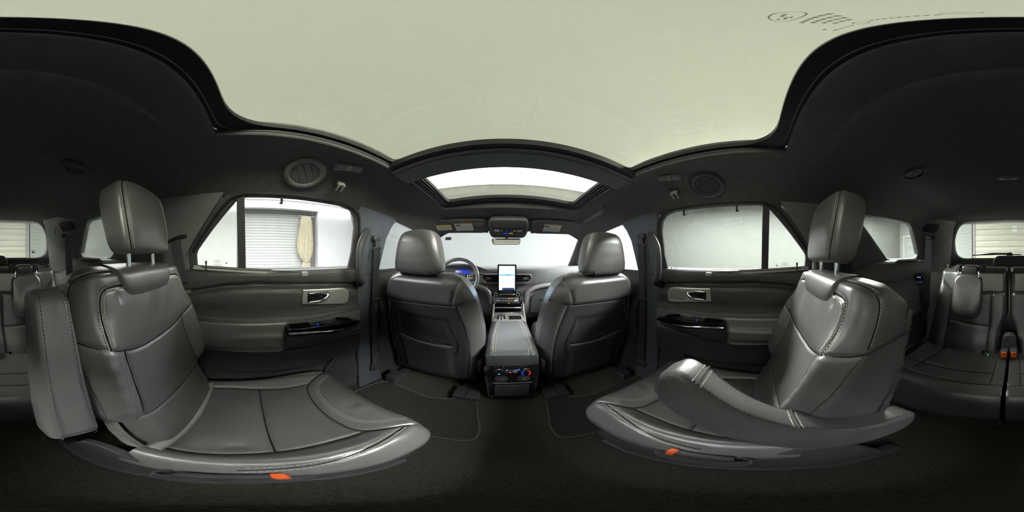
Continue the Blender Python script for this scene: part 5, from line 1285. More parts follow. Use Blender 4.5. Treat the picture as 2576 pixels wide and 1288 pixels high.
# ------------------------------------------------------------------ centre console
cn = empty('centre_console', (0, 0.95, -0.05), 'black centre console with leather armrest lid and rear climate panel', 'console')
R = []
for y, ins in ((0.742, 0.006), (0.735, 0.0), (0.80, 0.0), (1.0, -0.004), (1.20, -0.004), (1.365, -0.004)):
    top = 0.338
    prof = round_poly([(-0.104+ins, -0.05), (-0.126+ins, 0.20), (-0.128+ins, top-ins), (0.128-ins, top-ins), (0.126-ins, 0.20), (0.104-ins, -0.05)], [0, 0.05, 0.03, 0.03, 0.05, 0], 5)
    R.append([(x, y+(0.012 if y < 0.75 else 0)*(1-(z+0.05)/0.39), z) for x, z in prof])
B().loft(R).build('body', 'dark_plastic', cn, True, 50)
rows = []      # padded lid
for t in np.linspace(0, 1, 40):
    y = 0.718+0.446*t; hw = float(np.interp(t, [0, 0.03, 0.1, 0.4, 0.8, 0.97, 1.0], [0.108, 0.118, 0.123, 0.127, 0.116, 0.108, 0.098])); up = 0.364+0.006*sin(pi*t)
    e = 0.020*max(0, 1-t/0.05)**2+0.014*max(0, 1-(1-t)/0.05)**2
    ring = []
    for q in range(61):
        u = -1+2*q/60; x = hw*u; a = abs(u)
        z = up-e-0.030*max(0, (a-0.78)/0.22)**2.2-0.0035*exp(-((abs(x)-0.085*hw/0.126)/0.0035)**2)
        ring.append((x, y, z))
    ring += [(hw*0.99, y, 0.338), (-hw*0.99, y, 0.338)]
    rows.append(ring)
rows.insert(0, [(x*0.97, y+0.004, min(z, 0.341)) for x, y, z in rows[0]]); lid = B().loft(rows).build('armrest_lid', 'lid_leather', cn, True, 30)
for sg in (-1, 1):
    for d in (-0.005, 0.005):
        pts = []
        for t in np.linspace(0.03, 0.97, 40):
            hw = float(np.interp(t, [0, 0.03, 0.1, 0.4, 0.8, 0.97, 1.0], [0.108, 0.118, 0.123, 0.127, 0.116, 0.108, 0.098]))
            pts.append((sg*(0.085*hw/0.126+d), 0.712+0.452*t, 0.3648+0.006*sin(pi*t)-0.020*max(0, 1-t/0.05)**2-0.014*max(0, 1-(1-t)/0.05)**2))
        dashes(pts, (0, 0, 1), lid, w=0.0014, L=0.005)
# rear climate panel
B().rbox((0, 0.732, 0.304), (0.240, 0.030, 0.074), 0.010, 3).build('rear_cap', 'dark_plastic', cn)
cp = B().rbox((0.001, 0.734, 0.198), (0.180, 0.014, 0.140), 0.006, 2).build('climate_panel', 'gloss_black', cn)
B().rbox((0.001, 0.7262, 0.130), (0.176, 0.004, 0.004), 0.001, 1).build('panel_rim', 'vent_grey', cp)
for x, k in ((-0.058, 0), (0.060, 1)):
    kb = B().cyl((x, 0.730, 0.232), (x, 0.704, 0.230), 0.0245, 32).build('knob', 'black', cp)
    B().torus((x, 0.712, 0.2305), 0.0242, 0.0028, (0, 1, 0.05), 36, 8).build('knob_ring', 'chrome', kb)
    if k == 0:
        B().rbox((x, 0.7025, 0.226), (0.010, 0.002, 0.006), 0.001, 1).build('fan_mark', 'led_cyan', kb)
        for i in range(5): B().box((x-0.012+0.006*i, 0.7028, 0.241-0.0007*abs(i-2)**2), (0.0025, 0.001, 0.002)).build('scale_mark', 'ash_trim', kb, False)
    else:
        for a0, a1, mt in ((100, 235, 'led_blue'), (-55, 80, 'led_red')):
            B().tube([(x+0.0185*cos(radians(a)), 0.7030, 0.230+0.0185*sin(radians(a))) for a in np.linspace(a0, a1, 16)], 0.0016, 6).build('temperature_arc', mt, kb)
B().rbox((0.002, 0.7265, 0.247), (0.030, 0.006, 0.012), 0.003, 2).build('display_notch', 'black', cp)
B().rbox((0.0, 0.7265, 0.227), (0.066, 0.003, 0.024), 0.002, 1).build('button_strip', 'dark_plastic', cp)
for x, z, w, m in ((-0.022, 0.238, 0.007, 'led_cyan'), (0.010, 0.231, 0.006, 'led_cyan'), (0.021, 0.233, 0.008, 'led_cyan'), (0.030, 0.241, 0.008, 'led_cyan'), (-0.009, 0.219, 0.008, 'led_red'), (0.016, 0.220, 0.008, 'led_red')):
    B().rbox((x, 0.7243, z), (w, 0.002, 0.0045), 0.0007, 1).build('button_light', m, cp)
for x in (-0.048, 0.052):
    oc = B().disc((x, 0.726, 0.170), (0, 1, 0), 0.030, 0.024, 0.006, 36, (1, 0, 0)).build('outlet_cover', 'dark_plastic', cp)
    if x < 0: B().rbox((x+0.002, 0.7222, 0.168), (0.007, 0.001, 0.009), 0.0003, 1).build('usb_mark', 'vent_grey', oc)
    else:
        for i in range(2): B().box((x+0.002, 0.7222, 0.171-0.005*i), (0.016-0.006*i, 0.001, 0.002)).build('outlet_mark', 'vent_grey', oc, False)
dr_ = round_poly([(-0.078, 0.004), (0.079, 0.004), (0.079, 0.105), (-0.078, 0.105)], 0.008, 4)
B().prism(dr_, lambda x, z: (x, 0.745, z), lambda x, z: (x, 0.7290, z)).build('drawer_front', 'dark_plastic', cn, False, bevel=0.003)
# front tray with shift dial and cup holder
B().rbox((0.0, 1.265, 0.346), (0.235, 0.20, 0.026), 0.008, 2).build('tray', 'ash_trim', cn)
B().rbox((0.0, 1.345, 0.361), (0.07, 0.006, 0.004), 0.001, 1).build('tray_strip', 'satin_metal', cn)
sd = B().cyl((-0.058, 1.228, 0.358), (-0.058, 1.228, 0.372), 0.036, 32, 0.030).build('shift_dial', 'chrome', cn)
B().cyl((-0.058, 1.228, 0.372), (-0.058, 1.228, 0.385), 0.027, 32).build('dial_grip', 'chrome', sd)
B().cyl((-0.058, 1.228, 0.385), (-0.058, 1.228, 0.3865), 0.024, 28).build('dial_top', 'gloss_black', sd)
for i in range(9): B().box((-0.058+0.016*cos(2*pi*i/9), 1.228+0.016*sin(2*pi*i/9), 0.387), (0.004, 0.002, 0.001), Matrix.Rotation(2*pi*i/9, 3, 'Z')).build('dial_mark', 'label_white', sd, False)
ch = B().rbox((0.048, 1.232, 0.360), (0.094, 0.075, 0.006), 0.002, 2).build('cup_holder_shade', 'black', cn)  # flat black plate paints the darkness inside the cup well
B().rbox((0.048, 1.268, 0.3605), (0.098, 0.004, 0.005), 0.001, 1).build('cup_rim', 'satin_metal', ch)
for s in (-1, 1):
    B().tube(smooth_path([(s*0.122, 1.20, 0.325), (s*0.123, 1.26, 0.352), (s*0.123, 1.30, 0.372), (s*0.122, 1.335, 0.400), (s*0.122, 1.355, 0.440)], 5), 0.008, 10).build('grab_rail', 'ash_trim', cn)

# ------------------------------------------------------------------ dashboard
db = empty('dashboard', (0, 1.6, 0.2), 'black dashboard with portrait touchscreen, air vents and centre stack', 'dashboard')
prof = [(1.94, 0.10), (1.94, 0.690), (1.74, 0.738), (1.58, 0.750), (1.50, 0.748), (1.455, 0.738), (1.440, 0.720), (1.436, 0.690), (1.440, 0.610), (1.452, 0.592), (1.470, 0.560), (1.475, 0.45), (1.50, 0.32), (1.56, 0.20)]
R = []
for x in np.linspace(-0.735, 0.735, 50):
    hood = exp(-((x+0.43)/0.145)**4); R.append([(x, y+(0.05*hood if 0.60 < z < 0.73 and y < 1.5 else 0)+0.03*(abs(x)/0.735)**2*(-0.3), z+(0.014*hood if z > 0.73 and y < 1.62 else 0)) for y, z in prof])
B().loft(R).build('main_body', 'dash_soft_lit', db, True, 50)
hd_ = smooth_path([(-0.640, 1.445, 0.690), (-0.590, 1.445, 0.742), (-0.52, 1.440, 0.762), (-0.43, 1.440, 0.766), (-0.34, 1.440, 0.760), (-0.25, 1.445, 0.738), (-0.17, 1.450, 0.712), (-0.10, 1.455, 0.700)], 5)
B().tube(hd_, 0.014, 10, 0.8).build('cluster_hood', 'dash_soft_lit', db)
cl = B().rbox((-0.40, 1.492, 0.676), (0.34, 0.02, 0.10), 0.01, 2, Matrix.Rotation(radians(-10), 3, 'X')).build('instrument_cluster', 'gloss_black', db)
B().rbox((-0.385, 1.480, 0.680), (0.27, 0.004, 0.062), 0.004, 2, Matrix.Rotation(radians(-10), 3, 'X')).build('cluster_display', 'cluster_blue', cl)
B().rbox((-0.395, 1.477, 0.668), (0.10, 0.003, 0.018), 0.003, 2, Matrix.Rotation(radians(-10), 3, 'X')).build('cluster_readout', 'screen_grey', cl)
for s in (-1, 1):      # padded roll around the knee area
    pth = smooth_path([(s*0.70, 1.432, 0.586), (s*0.50, 1.428, 0.590), (s*0.34, 1.420, 0.586), (s*0.245, 1.412, 0.572), (s*0.185, 1.400, 0.545), (s*0.160, 1.396, 0.510), (s*0.150, 1.395, 0.470), (s*0.148, 1.396, 0.430)], 6)
    B().tube(pth, [0.022]*(len(pth)-8)+[0.022-0.0012*i for i in range(8)], 12).build('knee_roll', 'leather_smooth', db)
    dashes([(p[0], p[1]-0.016, p[2]+0.016) for p in pth[4:-6]], (0, -0.6, 0.6), db, 'grey_plastic')
gb = round_poly([(0.205, 0.30), (0.205, 0.478), (0.275, 0.515), (0.62, 0.525), (0.62, 0.30)], [0.01, 0.05, 0.06, 0.02, 0.01], 5)
gv = B().prism(gb, lambda x, z: (x, 1.50+(0.45-z)*0.18, z), lambda x, z: (x, 1.462+(0.45-z)*0.18, z)).build('glove_box', 'door_plastic', db, False, bevel=0.008, seg=3)
B().rbox((0.345, 1.458, 0.452), (0.10, 0.008, 0.030), 0.004, 2).build('glove_box_latch', 'dark_plastic', gv)
# air vents: frame, bezel, slats
def dash_vent(x0, x1, z0, z1, y, name_lbl, tip=None):
    fr = B()
    if tip: pts = round_poly([(x0, z1), (x1, z1), (x1, z0), (x0, z0)] if tip == 0 else ([(x0, (z0+z1)/2+0.012), (x0+0.012, z1), (x1, z1), (x1, z0), (x0+0.035, z0)] if tip < 0 else [(x0, z1), (x1-0.012, z1), (x1, (z0+z1)/2+0.012), (x1-0.035, z0), (x0, z0)]), 0.012, 4)
    else: pts = round_poly([(x0, z1), (x1, z1), (x1, z0), (x0, z0)], 0.012, 4)
    c = ((x0+x1)/2, (z0+z1)/2)
    pn = polar_resample(pts, c, 80)
    ins = lambda P_, k: [(c[0]+(x-c[0])*(1-k/(abs(x1-x0)/2)), c[1]+(z-c[1])*(1-k/((z1-z0)/2))) for x, z in P_]
    m = lambda P_, yy: [(x, yy, z) for x, z in P_]
    rim = B().loft([m(pn, y+0.02), m(pn, y-0.010), m(ins(pn, 0.003), y-0.013), m(ins(pn, 0.006), y-0.010), m(ins(pn, 0.006), y+0.01)], False).build('vent_frame', 'satin_metal', db)
    B().prism(ins(pn, 0.006), lambda x, z: (x, y+0.012, z), lambda x, z: (x, y+0.004, z)).build('vent_cavity', 'black', rim, False)
    n = 4
    for i in range(n):
        z = z0+(z1-z0)*(i+0.75)/(n+0.5); w = (x1-x0)-0.030
        B().rbox((c[0], y-0.002, z), (w, 0.014, 0.006), 0.002, 1, Matrix.Rotation(radians(18), 3, 'X')).build('vent_slat', 'dark_plastic', rim)
    B().rbox((c[0]+(0.01 if tip != -1 else -0.01), y-0.011, c[1]+0.004), (0.032, 0.008, 0.007), 0.002, 2).build('vent_tab', 'satin_metal', rim)
dash_vent(-0.236, -0.088, 0.608, 0.692, 1.420, '', -1); dash_vent(0.060, 0.208, 0.608, 0.692, 1.420, '', 1); dash_vent(0.505, 0.662, 0.618, 0.688, 1.424, '', -1)
# touchscreen
ts = B().rbox((-0.014, 1.366, 0.655), (0.160, 0.016, 0.250), 0.010, 4).build('touchscreen', 'gloss_black', db)
Y_ = 1.3572
def scr(x0, x1, z0, z1, m, name, dy=0.0): return B().box(((x0+x1)/2, Y_-dy, (z0+z1)/2), (x1-x0, 0.001, z1-z0)).build(name, m, ts, False)
scr(-0.079, 0.051, 0.562, 0.766, 'screen_white', 'display')
scr(-0.077, 0.049, 0.684, 0.697, 'screen_band', 'menu_band', 0.0008)
scr(-0.054, 0.049, 0.562, 0.582, 'screen_navy', 'icon_bar', 0.0008)
for k in range(5): B().rbox((-0.044+0.021*k, Y_-0.0018, 0.573), (0.006, 0.001, 0.009), 0.0004, 1).build('icon', 'label_white', ts)
scr(0.013, 0.019, 0.730, 0.752, 'screen_teal', 'map_pin', 0.0008); scr(-0.052, -0.034, 0.741, 0.745, 'screen_grey', 'caption', 0.0008)
scr(-0.016, -0.010, 0.699, 0.705, 'ink', 'pointer', 0.0008); scr(-0.034, 0.006, 0.666, 0.669, 'screen_grey', 'caption', 0.0008); scr(-0.022, -0.008, 0.628, 0.631, 'screen_grey', 'caption', 0.0008); scr(-0.03, 0.012, 0.689, 0.692, 'label_white', 'caption', 0.0014)
# centre stack
st = B().rbox((-0.010, 1.398, 0.482), (0.262, 0.03, 0.118), 0.014, 3).build('centre_stack', 'gloss_black', db)
for x in (-0.107, 0.080):
    k = B().cyl((x, 1.385, 0.520), (x, 1.366, 0.520), 0.0155, 28).build('dial', 'satin_metal', st)
    B().cyl((x, 1.3665, 0.520), (x, 1.3650, 0.520), 0.0105, 24).build('dial_face', 'gloss_black', k)
B().rbox((-0.012, 1.3822, 0.517), (0.132, 0.004, 0.008), 0.002, 1).build('radio_bar', 'satin_metal', st)
B().rbox((-0.012, 1.3822, 0.466), (0.205, 0.006, 0.046), 0.006, 2).build('climate_face', 'ash_trim', st)
B().rbox((-0.012, 1.3785, 0.462), (0.185, 0.006, 0.007), 0.002, 1).build('climate_bar', 'chrome', st)
for k in range(8):
    B().rbox((-0.075+0.0175*k, 1.3788, 0.4745), (0.013, 0.002, 0.007), 0.0006, 1).build('button', 'gloss_black', st); 
    if k < 7: B().rbox((-0.068+0.0175*k, 1.3788, 0.4485), (0.013, 0.002, 0.007), 0.0006, 1).build('button', 'gloss_black', st)
for x, z in ((0.008, 0.4825), (0.030, 0.4825), (0.004, 0.4405)): B().rbox((x, 1.3765, z), (0.009, 0.002, 0.006), 0.0006, 1).build('warning_light', 'led_amber', st)
B().rbox((-0.016, 1.3800, 0.5235), (0.005, 0.002, 0.003), 0.0006, 1).build('hazard_light', 'led_red', st)
for s in (-1, 1): B().tube(smooth_path([(-0.010+s*0.118, 1.382, 0.505), (-0.010+s*0.112, 1.374, 0.470), (-0.010+s*0.098, 1.378, 0.432)], 5), 0.005, 8).build('stack_strip', 'chrome', st)
B().rbox((-0.004, 1.43, 0.385), (0.235, 0.05, 0.08), 0.01, 2).build('cubby_shade', 'black', db)  # black block paints the shade inside the open recess
B().rbox((-0.004, 1.395, 0.392), (0.225, 0.02, 0.006), 0.002, 1).build('cubby_edge', 'satin_metal', db)
B().rbox((-0.20, 1.42, 0.574), (0.045, 0.012, 0.008), 0.003, 1).build('nameplate', 'satin_metal', db)

# steering wheel
sw_ = empty('steering_wheel', (-0.412, 1.25, 0.67), 'black leather steering wheel behind the driver seat', 'steering wheel')
ax = Vector((0, -cos(radians(22)), sin(radians(22)))); c0 = Vector((-0.412, 1.255, 0.668))
B().torus(c0, 0.166, 0.0165, ax, 64, 14).build('rim', 'leather_smooth', sw_)
ux = Vector((1, 0, 0)); uy = ax.cross(ux)*-1
uy = Vector((0, sin(radians(22)), cos(radians(22))))
wp_ = lambda a, b_, n: tuple(c0+ux*a+uy*b_+ax*n)
hub = round_poly([(-0.075, 0.045), (0.075, 0.045), (0.085, 0.0), (0.045, -0.07), (-0.045, -0.07), (-0.085, 0.0)], 0.025, 5)
B().prism(hub, lambda a, b_: wp_(a, b_, -0.02), lambda a, b_: wp_(a*0.9, b_*0.9, 0.022)).build('hub', 'dark_plastic', sw_, False, bevel=0.008, seg=3)
for s in (-1, 1):
    sp = [(s*0.07, 0.040), (s*0.155, 0.035), (s*0.158, -0.010), (s*0.07, -0.030)]
    q = B().prism(sp, lambda a, b_: wp_(a, b_, -0.012), lambda a, b_: wp_(a, b_, 0.010)).build('spoke', 'dark_plastic', sw_, False, bevel=0.004)
    B().prism([(s*0.085, 0.028), (s*0.135, 0.026), (s*0.135, -0.004), (s*0.09, -0.012)], lambda a, b_: wp_(a, b_, 0.008), lambda a, b_: wp_(a, b_, 0.013)).build('switch_pad', 'satin_metal', q, False, bevel=0.002)
    for k in range(3): B().rbox(wp_(s*(0.098+0.014*k), 0.014, 0.0135), (0.009, 0.003, 0.012), 0.001, 1).build('switch', 'gloss_black', q)
q = B().prism([(-0.03, -0.06), (0.03, -0.06), (0.022, -0.155), (-0.022, -0.155)], lambda a, b_: wp_(a, b_, -0.012), lambda a, b_: wp_(a, b_, 0.008)).build('spoke', 'dark_plastic', sw_, False, bevel=0.004)
B().tube([wp_(0.085, -0.02, 0.010), wp_(0.115, -0.055, 0.004), wp_(0.125, -0.105, 0.0)], 0.004, 8).build('spoke_trim', 'satin_metal', sw_)
B().cyl(wp_(0, 0, -0.02), wp_(0, 0, -0.15), 0.045, 20).build('column', 'dark_plastic', sw_)
B().tube([(-0.33, 1.33, 0.69), (-0.25, 1.32, 0.70), (-0.20, 1.315, 0.70)], 0.008, 8).build('stalk', 'dark_plastic', sw_)
B().rbox((-0.196, 1.41, 0.628), (0.005, 0.008, 0.006), 0.002, 2).build('start_button_light', 'led_red', db)

# ------------------------------------------------------------------ overhead: mirror, console, visors
om = empty('overhead_console', (-0.012, 1.12, 1.12), 'grey overhead console with sunglasses bin and map lights', 'overhead console')
RX = Matrix.Rotation(radians(-38), 3, 'X')
def oc_pt(a, b_, n):     # a across, b down the sloping face, n out of it towards the cabin
    return Vector((-0.012+a, 1.075, 1.100))+Vector((a*0, 0, 0))+Vector((0, 0.62, -0.785))*b_+Vector((0, -0.785, -0.62))*n
def oc_poly(p, n0, n1, name, mat, parent, bevel=0.0):
    return B().prism(p, lambda a, b_: tuple(oc_pt(a, b_, n0)), lambda a, b_: tuple(oc_pt(a, b_, n1))).build(name, mat, parent, False, bevel=bevel, seg=3)
base = round_poly([(-0.150, 0.050), (-0.120, -0.010), (0.120, -0.010), (0.150, 0.050), (0.120, 0.150), (-0.120, 0.150)], 0.03, 5)
oc_poly(base, -0.05, 0.010, 'housing', 'headliner', om, 0.01)
ring_ = round_poly([(-0.128, -0.004), (0.128, -0.004), (0.124, 0.118), (-0.124, 0.118)], 0.028, 6)
oc_poly(ring_, 0.0, 0.018, 'bezel', 'vent_grey', om, 0.004)
oc_poly([(a*0.95, 0.057+(b_-0.057)*0.92) for a, b_ in ring_], 0.010, 0.020, 'face', 'door_plastic', om, 0.002)
oc_poly(round_poly([(-0.112, 0.008), (0.112, 0.008), (0.110, 0.058), (-0.110, 0.058)], 0.010, 4), 0.012, 0.024, 'sunglasses_bin', 'dark_plastic', om, 0.003)
oc_poly(round_poly([(-0.098, 0.070), (0.098, 0.070), (0.094, 0.094), (-0.094, 0.094)], 0.008, 4), 0.012, 0.022, 'switch_row', 'gloss_black', om, 0.002)
for a in (-0.078, 0.078): oc_poly(round_poly([(a-0.018, 0.073), (a+0.018, 0.073), (a+0.018, 0.090), (a-0.018, 0.090)], 0.004, 3), 0.014, 0.0245, 'map_light', 'lamp_lens', om, 0.001)
for a, m in ((-0.048, 'led_cyan'), (-0.030, 'dark_metal'), (-0.010, 'led_blue'), (0.015, 'led_blue'), (0.038, 'led_amber'), (0.050, 'led_cyan')):
    oc_poly([(a-0.0025, 0.0795), (a+0.0025, 0.0795), (a+0.0025, 0.0845), (a-0.0025, 0.0845)], 0.018, 0.0235, 'switch_light', m, om)
oc_poly([(-0.034, 0.1005), (0.004, 0.1005), (0.004, 0.1025), (-0.034, 0.1025)], 0.016, 0.0215, 'indicator_strip', 'led_blue', om)
for a in (0.014, 0.026): oc_poly([(a-0.003, 0.099), (a+0.003, 0.099), (a+0.003, 0.104), (a-0.003, 0.104)], 0.016, 0.0218, 'airbag_light', 'led_amber', om)
mr = empty('rear_view_mirror', (-0.025, 1.30, 0.97), 'black frameless rear-view mirror hanging from the windscreen', 'mirror')
mp_ = round_poly([(-0.118, 0.024), (0.118, 0.027), (0.112, -0.026), (-0.106, -0.027)], 0.016, 5)
mm = lambda a, b_, n: (-0.025+a*0.995, 1.290-n-0.042*b_-0.03*a, 0.966+b_+n*0.10)
B().prism(mp_, lambda a, b_: mm(a*0.9, b_*0.8, -0.03), lambda a, b_: mm(a, b_, 0.0)).build('shell', 'dark_plastic', mr, False, bevel=0.005, seg=3)
B().prism([(a*0.955, b_*0.86) for a, b_ in mp_], lambda a, b_: mm(a, b_, -0.002), lambda a, b_: mm(a, b_, 0.0015)).build('mirror_face', 'mirror_glass', mr, False)
B().tube([(-0.020, 1.315, 0.970), (-0.018, 1.330, 1.005), (-0.016, 1.300, 1.040)], [0.012, 0.012, 0.020], 10).build('stem', 'dark_plastic', mr)
B().rbox((-0.016, 1.270, 1.035), (0.17, 0.10, 0.045), 0.018, 3, Matrix.Rotation(radians(-30), 3, 'X')).build('sensor_cover', 'dark_plastic', mr)
def visor(s):
    side = 'driver' if s < 0 else 'passenger'
    root = empty('sun_visor', (s*0.37, 1.16, 1.07), 'black sun visor above the %s side of the windscreen with printed labels' % side, 'sun visor', 'sun visors')
    vp = lambda a, b_, n: (s*a, 1.098+b_*0.86, 1.103-b_*0.50-n)
    pl = round_poly([(0.150, 0.02), (0.20, 0.0), (0.55, -0.01), (0.595, 0.02), (0.570, 0.130), (0.20, 0.145), (0.160, 0.12)], 0.02, 4)
    B().prism(pl, lambda a, b_: vp(a, b_, -0.010), lambda a, b_: vp(a, b_, 0.010)).build('panel', 'headliner', root, False, bevel=0.007, seg=3)
    def lab(a0, a1, b0, b1, name, m, n=0.0112): return B().prism([(a0, b0), (a1, b0), (a1, b1), (a0, b1)], lambda a, b_: vp(a, b_, n-0.002), lambda a, b_: vp(a, b_, n)).build(name, m, root, False)
    if s < 0:
        lab(0.425, 0.545, 0.030, 0.090, 'warning_label', 'label_yellow'); lab(0.430, 0.540, 0.048, 0.086, 'label_text_field', 'label_white', 0.0116)
        for k in range(3): lab(0.436, 0.534, 0.054+0.010*k, 0.057+0.010*k, 'print_line', 'ink_grey', 0.0120)
        lab(0.265, 0.395, 0.022, 0.105, 'information_label', 'label_white'); lab(0.265, 0.395, 0.022, 0.030, 'label_stripe', 'label_yellow', 0.0116); lab(0.355, 0.388, 0.036, 0.048, 'label_heading', 'ink', 0.0116)
        for k in range(5): lab(0.275, 0.385, 0.055+0.009*k, 0.057+0.009*k, 'print_line', 'ink_grey', 0.0116)
        g = B().prism(round_poly([(0.180, 0.022), (0.250, 0.022), (0.250, 0.050), (0.180, 0.050)], 0.01, 4), lambda a, b_: vp(a, b_, 0.006), lambda a, b_: vp(a, b_, 0.0125)).build('garage_remote', 'vent_grey', root, False, bevel=0.002)
        for k in range(3): B().rbox(vp(0.198+0.017*k, 0.036, 0.0132), (0.013, 0.016, 0.003), 0.001, 1).build('remote_button', 'dark_plastic', g)
    else:
        lab(0.245, 0.375, 0.025, 0.105, 'information_label', 'label_white'); lab(0.245, 0.375, 0.025, 0.033, 'label_stripe', 'label_yellow', 0.0116); lab(0.250, 0.282, 0.040, 0.052, 'label_heading', 'ink', 0.0116)
        for k in range(5): lab(0.255, 0.365, 0.058+0.009*k, 0.060+0.009*k, 'print_line', 'ink_grey', 0.0116)
    B().rbox(vp(0.175, 0.142, 0.0), (0.03, 0.018, 0.014), 0.004, 2).build('hinge_clip', 'dark_plastic', root)
visor(-1); visor(1)

# ------------------------------------------------------------------ headliner fittings
def hl_n(x, y):
    e = 0.004; dzx = (headz(x+e, y)-headz(x-e, y))/(2*e); dzy = (headz(x, y+e)-headz(x, y-e))/(2*e)
    return Vector((dzx, dzy, -1)).normalized()
def round_vent(x, y, ra, rb, label, mat, group, rot=0.0, nsl=4):
    n = hl_n(x, y); c = Vector((x, y, headz(x, y))); t = Vector((0, 1, 0)); t = (t-n*t.dot(n)).normalized(); q = n.cross(t)
    t, q = t*cos(rot)+q*sin(rot), q*cos(rot)-t*sin(rot)
    root = empty('ceiling_vent', tuple(c), label, 'air vent', group)
    P_ = lambda k, h, N=48: [c+t*(ra*k*cos(2*pi*i/N))+q*(rb*k*sin(2*pi*i/N))+n*h for i in range(N)]
    B().loft([P_(1.0, -0.004), P_(1.0, 0.004), P_(0.94, 0.009), P_(0.78, 0.010), P_(0.68, 0.004), P_(0.66, -0.002)], False).build('bezel', mat, root, True, 60)
    B().loft([P_(0.68, -0.004), P_(0.68, -0.002)]).build('cavity', 'black', root)
    for i in range(nsl):        # slats across the round opening
        a0 = -0.66+1.32*i/nsl+0.012; a1 = -0.66+1.32*(i+1)/nsl-0.012
        pts = []
        for a, sg in [(a, 1) for a in np.linspace(a0, a1, 6)]+[(a, -1) for a in np.linspace(a1, a0, 6)]:
            h = sqrt(max(0.0, 0.66**2-a*a)); pts.append((a, sg*h))
        B().prism(pts, lambda a, b_: tuple(c+t*(a*ra)+q*(b_*rb)+n*0.000), lambda a, b_: tuple(c+t*(a*ra)+q*(b_*rb)+n*0.0045)).build('slat', mat, root, False)
    for sg in (-1, 1): B().disc(c+t*(sg*ra*0.86)+n*0.0095, n, 0.0022, 0.0022, 0.003, 10).build('screw', 'black', root)
    return root
round_vent(-0.562, 0.190, 0.074, 0.070, 'grey round air vent in the headliner above the left rear window', 'vent_grey', 'ceiling air vents', 0.5)
round_vent(0.562, 0.205, 0.072, 0.068, 'dark round air vent in the headliner above the right rear window', 'dark_plastic', 'ceiling air vents', -0.5)
round_vent(-0.330, -0.512, 0.036, 0.064, 'oval ceiling air vent behind the left captain chair', 'dark_plastic', 'ceiling air vents', -0.3, 3)
round_vent(0.325, -0.512, 0.036, 0.064, 'oval ceiling air vent behind the right captain chair', 'dark_plastic', 'ceiling air vents', 0.3, 3)
def dome(x, y, L, w, ax, label):
    n = hl_n(x, y); c = Vector((x, y, headz(x, y))); t = Vector(ax); t = (t-n*t.dot(n)).normalized(); q = n.cross(t)
    Rm = Matrix((t, q, n)).transposed()
    root = empty('dome_lamp', tuple(c), label, 'lamp', 'ceiling lamps')
    B().rbox(c, (L, w, 0.012), 0.005, 3, Rm).build('frame', 'vent_grey', root)
    for sg in (-1, 1): B().rbox(c+t*(sg*L*0.28)+n*0.005, (L*0.30, w*0.62, 0.006), 0.002, 2, Rm).build('lens', 'lamp_lens', root)
    B().rbox(c+n*0.006, (L*0.16, w*0.7, 0.008), 0.002, 2, Rm).build('switch', 'grey_plastic', root)
dome(-0.500, 0.325, 0.105, 0.034, (0.25, 1, 0), 'small clear ceiling lamp beside the left round vent')
dome(0.495, 0.335, 0.095, 0.032, (-0.25, 1, 0), 'small clear ceiling lamp beside the right round vent')
dome(-0.012, -0.685, 0.09, 0.030, (1, 0, 0), 'small ceiling lamp in front of the rear window')
def coat_hook(x, y, label):
    n = hl_n(x, y); c = Vector((x, y, headz(x, y))); t = Vector((0, 1, 0)); t = (t-n*t.dot(n)).normalized(); q = n.cross(t)
    if q.x*x < 0: q = -q
    Rm = Matrix((t, q, n)).transposed()
    root = empty('coat_hook', tuple(c), label, 'hook', 'coat hooks')
    B().rbox(c, (0.040, 0.030, 0.012), 0.005, 2, Rm).build('base', 'dark_plastic', root)
    B().rbox(c+n*0.014, (0.030, 0.012, 0.022), 0.003, 2, Rm).build('stem', 'vent_grey', root)
    for sg in (-1, 1): B().rbox(c+t*(sg*0.011)+n*0.024+q*0.012, (0.008, 0.034, 0.006), 0.002, 2, Rm).build('prong', 'grey_plastic', root)
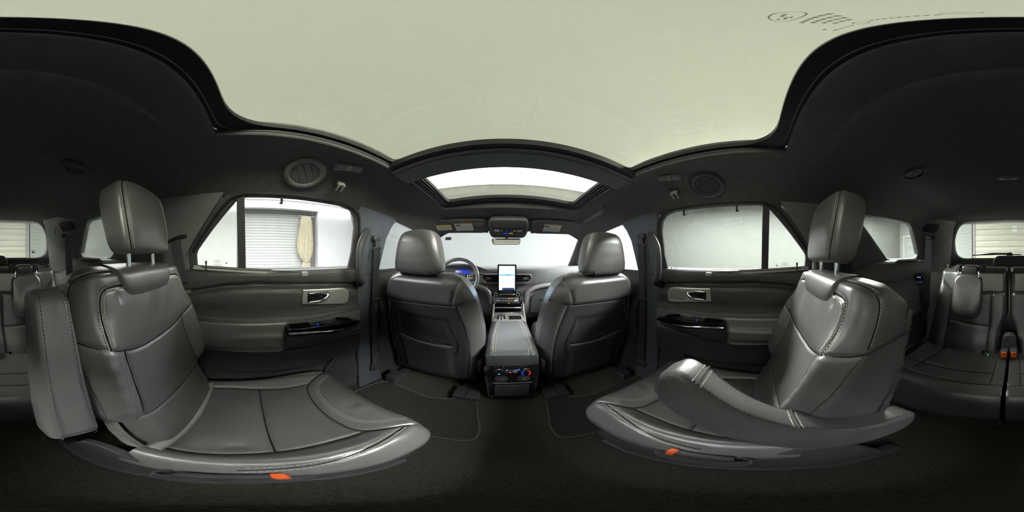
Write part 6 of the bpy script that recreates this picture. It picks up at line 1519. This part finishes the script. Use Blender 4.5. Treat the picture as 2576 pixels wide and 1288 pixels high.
coat_hook(-0.570, 0.335, 'small grey coat hook below the left ceiling lamp'); coat_hook(0.565, 0.350, 'small grey coat hook below the right ceiling lamp')
rg = empty('roof_handle', (0.53, 0.92, 1.13), 'grey ceiling grab handle above the front passenger window', 'handle')
pth = smooth_path([(0.520, 0.79, 1.165), (0.515, 0.805, 1.130), (0.505, 0.86, 1.112), (0.503, 0.95, 1.100), (0.510, 1.02, 1.098), (0.535, 1.055, 1.108), (0.545, 1.065, 1.13)], 6)
B().tube(pth, 0.012, 12, 0.8, side=(0, 0, 1)).build('grip', 'pillar_plastic', rg)
for p in ((0.522, 0.79, 1.165), (0.545, 1.062, 1.128)): B().rbox(p, (0.035, 0.04, 0.02), 0.008, 2).build('mount', 'door_plastic', rg)
mc = empty('microphone_cover', (-0.135, 1.03, 1.142), 'small round microphone cover in the headliner beside the overhead console', 'microphone')
B().disc((-0.135, 1.035, headz(-0.135, 1.035)-0.001), hl_n(-0.135, 1.035), 0.018, 0.013, 0.005, 28, (1, 0, 0)).build('cap', 'dark_plastic', mc)
B().torus((-0.135, 1.035, headz(-0.135, 1.035)-0.003), 0.014, 0.0012, hl_n(-0.135, 1.035), 28, 6).build('ring', 'vent_grey', mc)

# ------------------------------------------------------------------ floor mats
def mat(s):
    side = 'left' if s < 0 else 'right'
    root = empty('floor_mat', (s*0.40, 0.55, -0.05), 'black carpet floor mat with stitched border in the %s rear footwell' % side, 'floor mat', 'rear floor mats')
    pl = round_poly([(0.155, 0.715), (0.135, 0.60), (0.110, 0.50), (0.108, 0.405), (0.67, 0.395), (0.685, 0.60), (0.64, 0.70), (0.46, 0.690), (0.38, 0.675), (0.30, 0.690), (0.24, 0.72)], [0.02, 0.02, 0.02, 0.04, 0.04, 0.05, 0.03, 0.03, 0.03, 0.03, 0.02], 4)
    B().prism(pl, lambda x, y: (s*x, y, -0.0495), lambda x, y: (s*x, y, -0.042)).build('pile', 'mat_carpet', root, False)
    p3 = [(s*x, y, -0.0425) for x, y in pl]
    B().tube(p3+p3[:1], 0.0042, 8).build('binding', 'mat_binding', root)
mat(-1); mat(1)
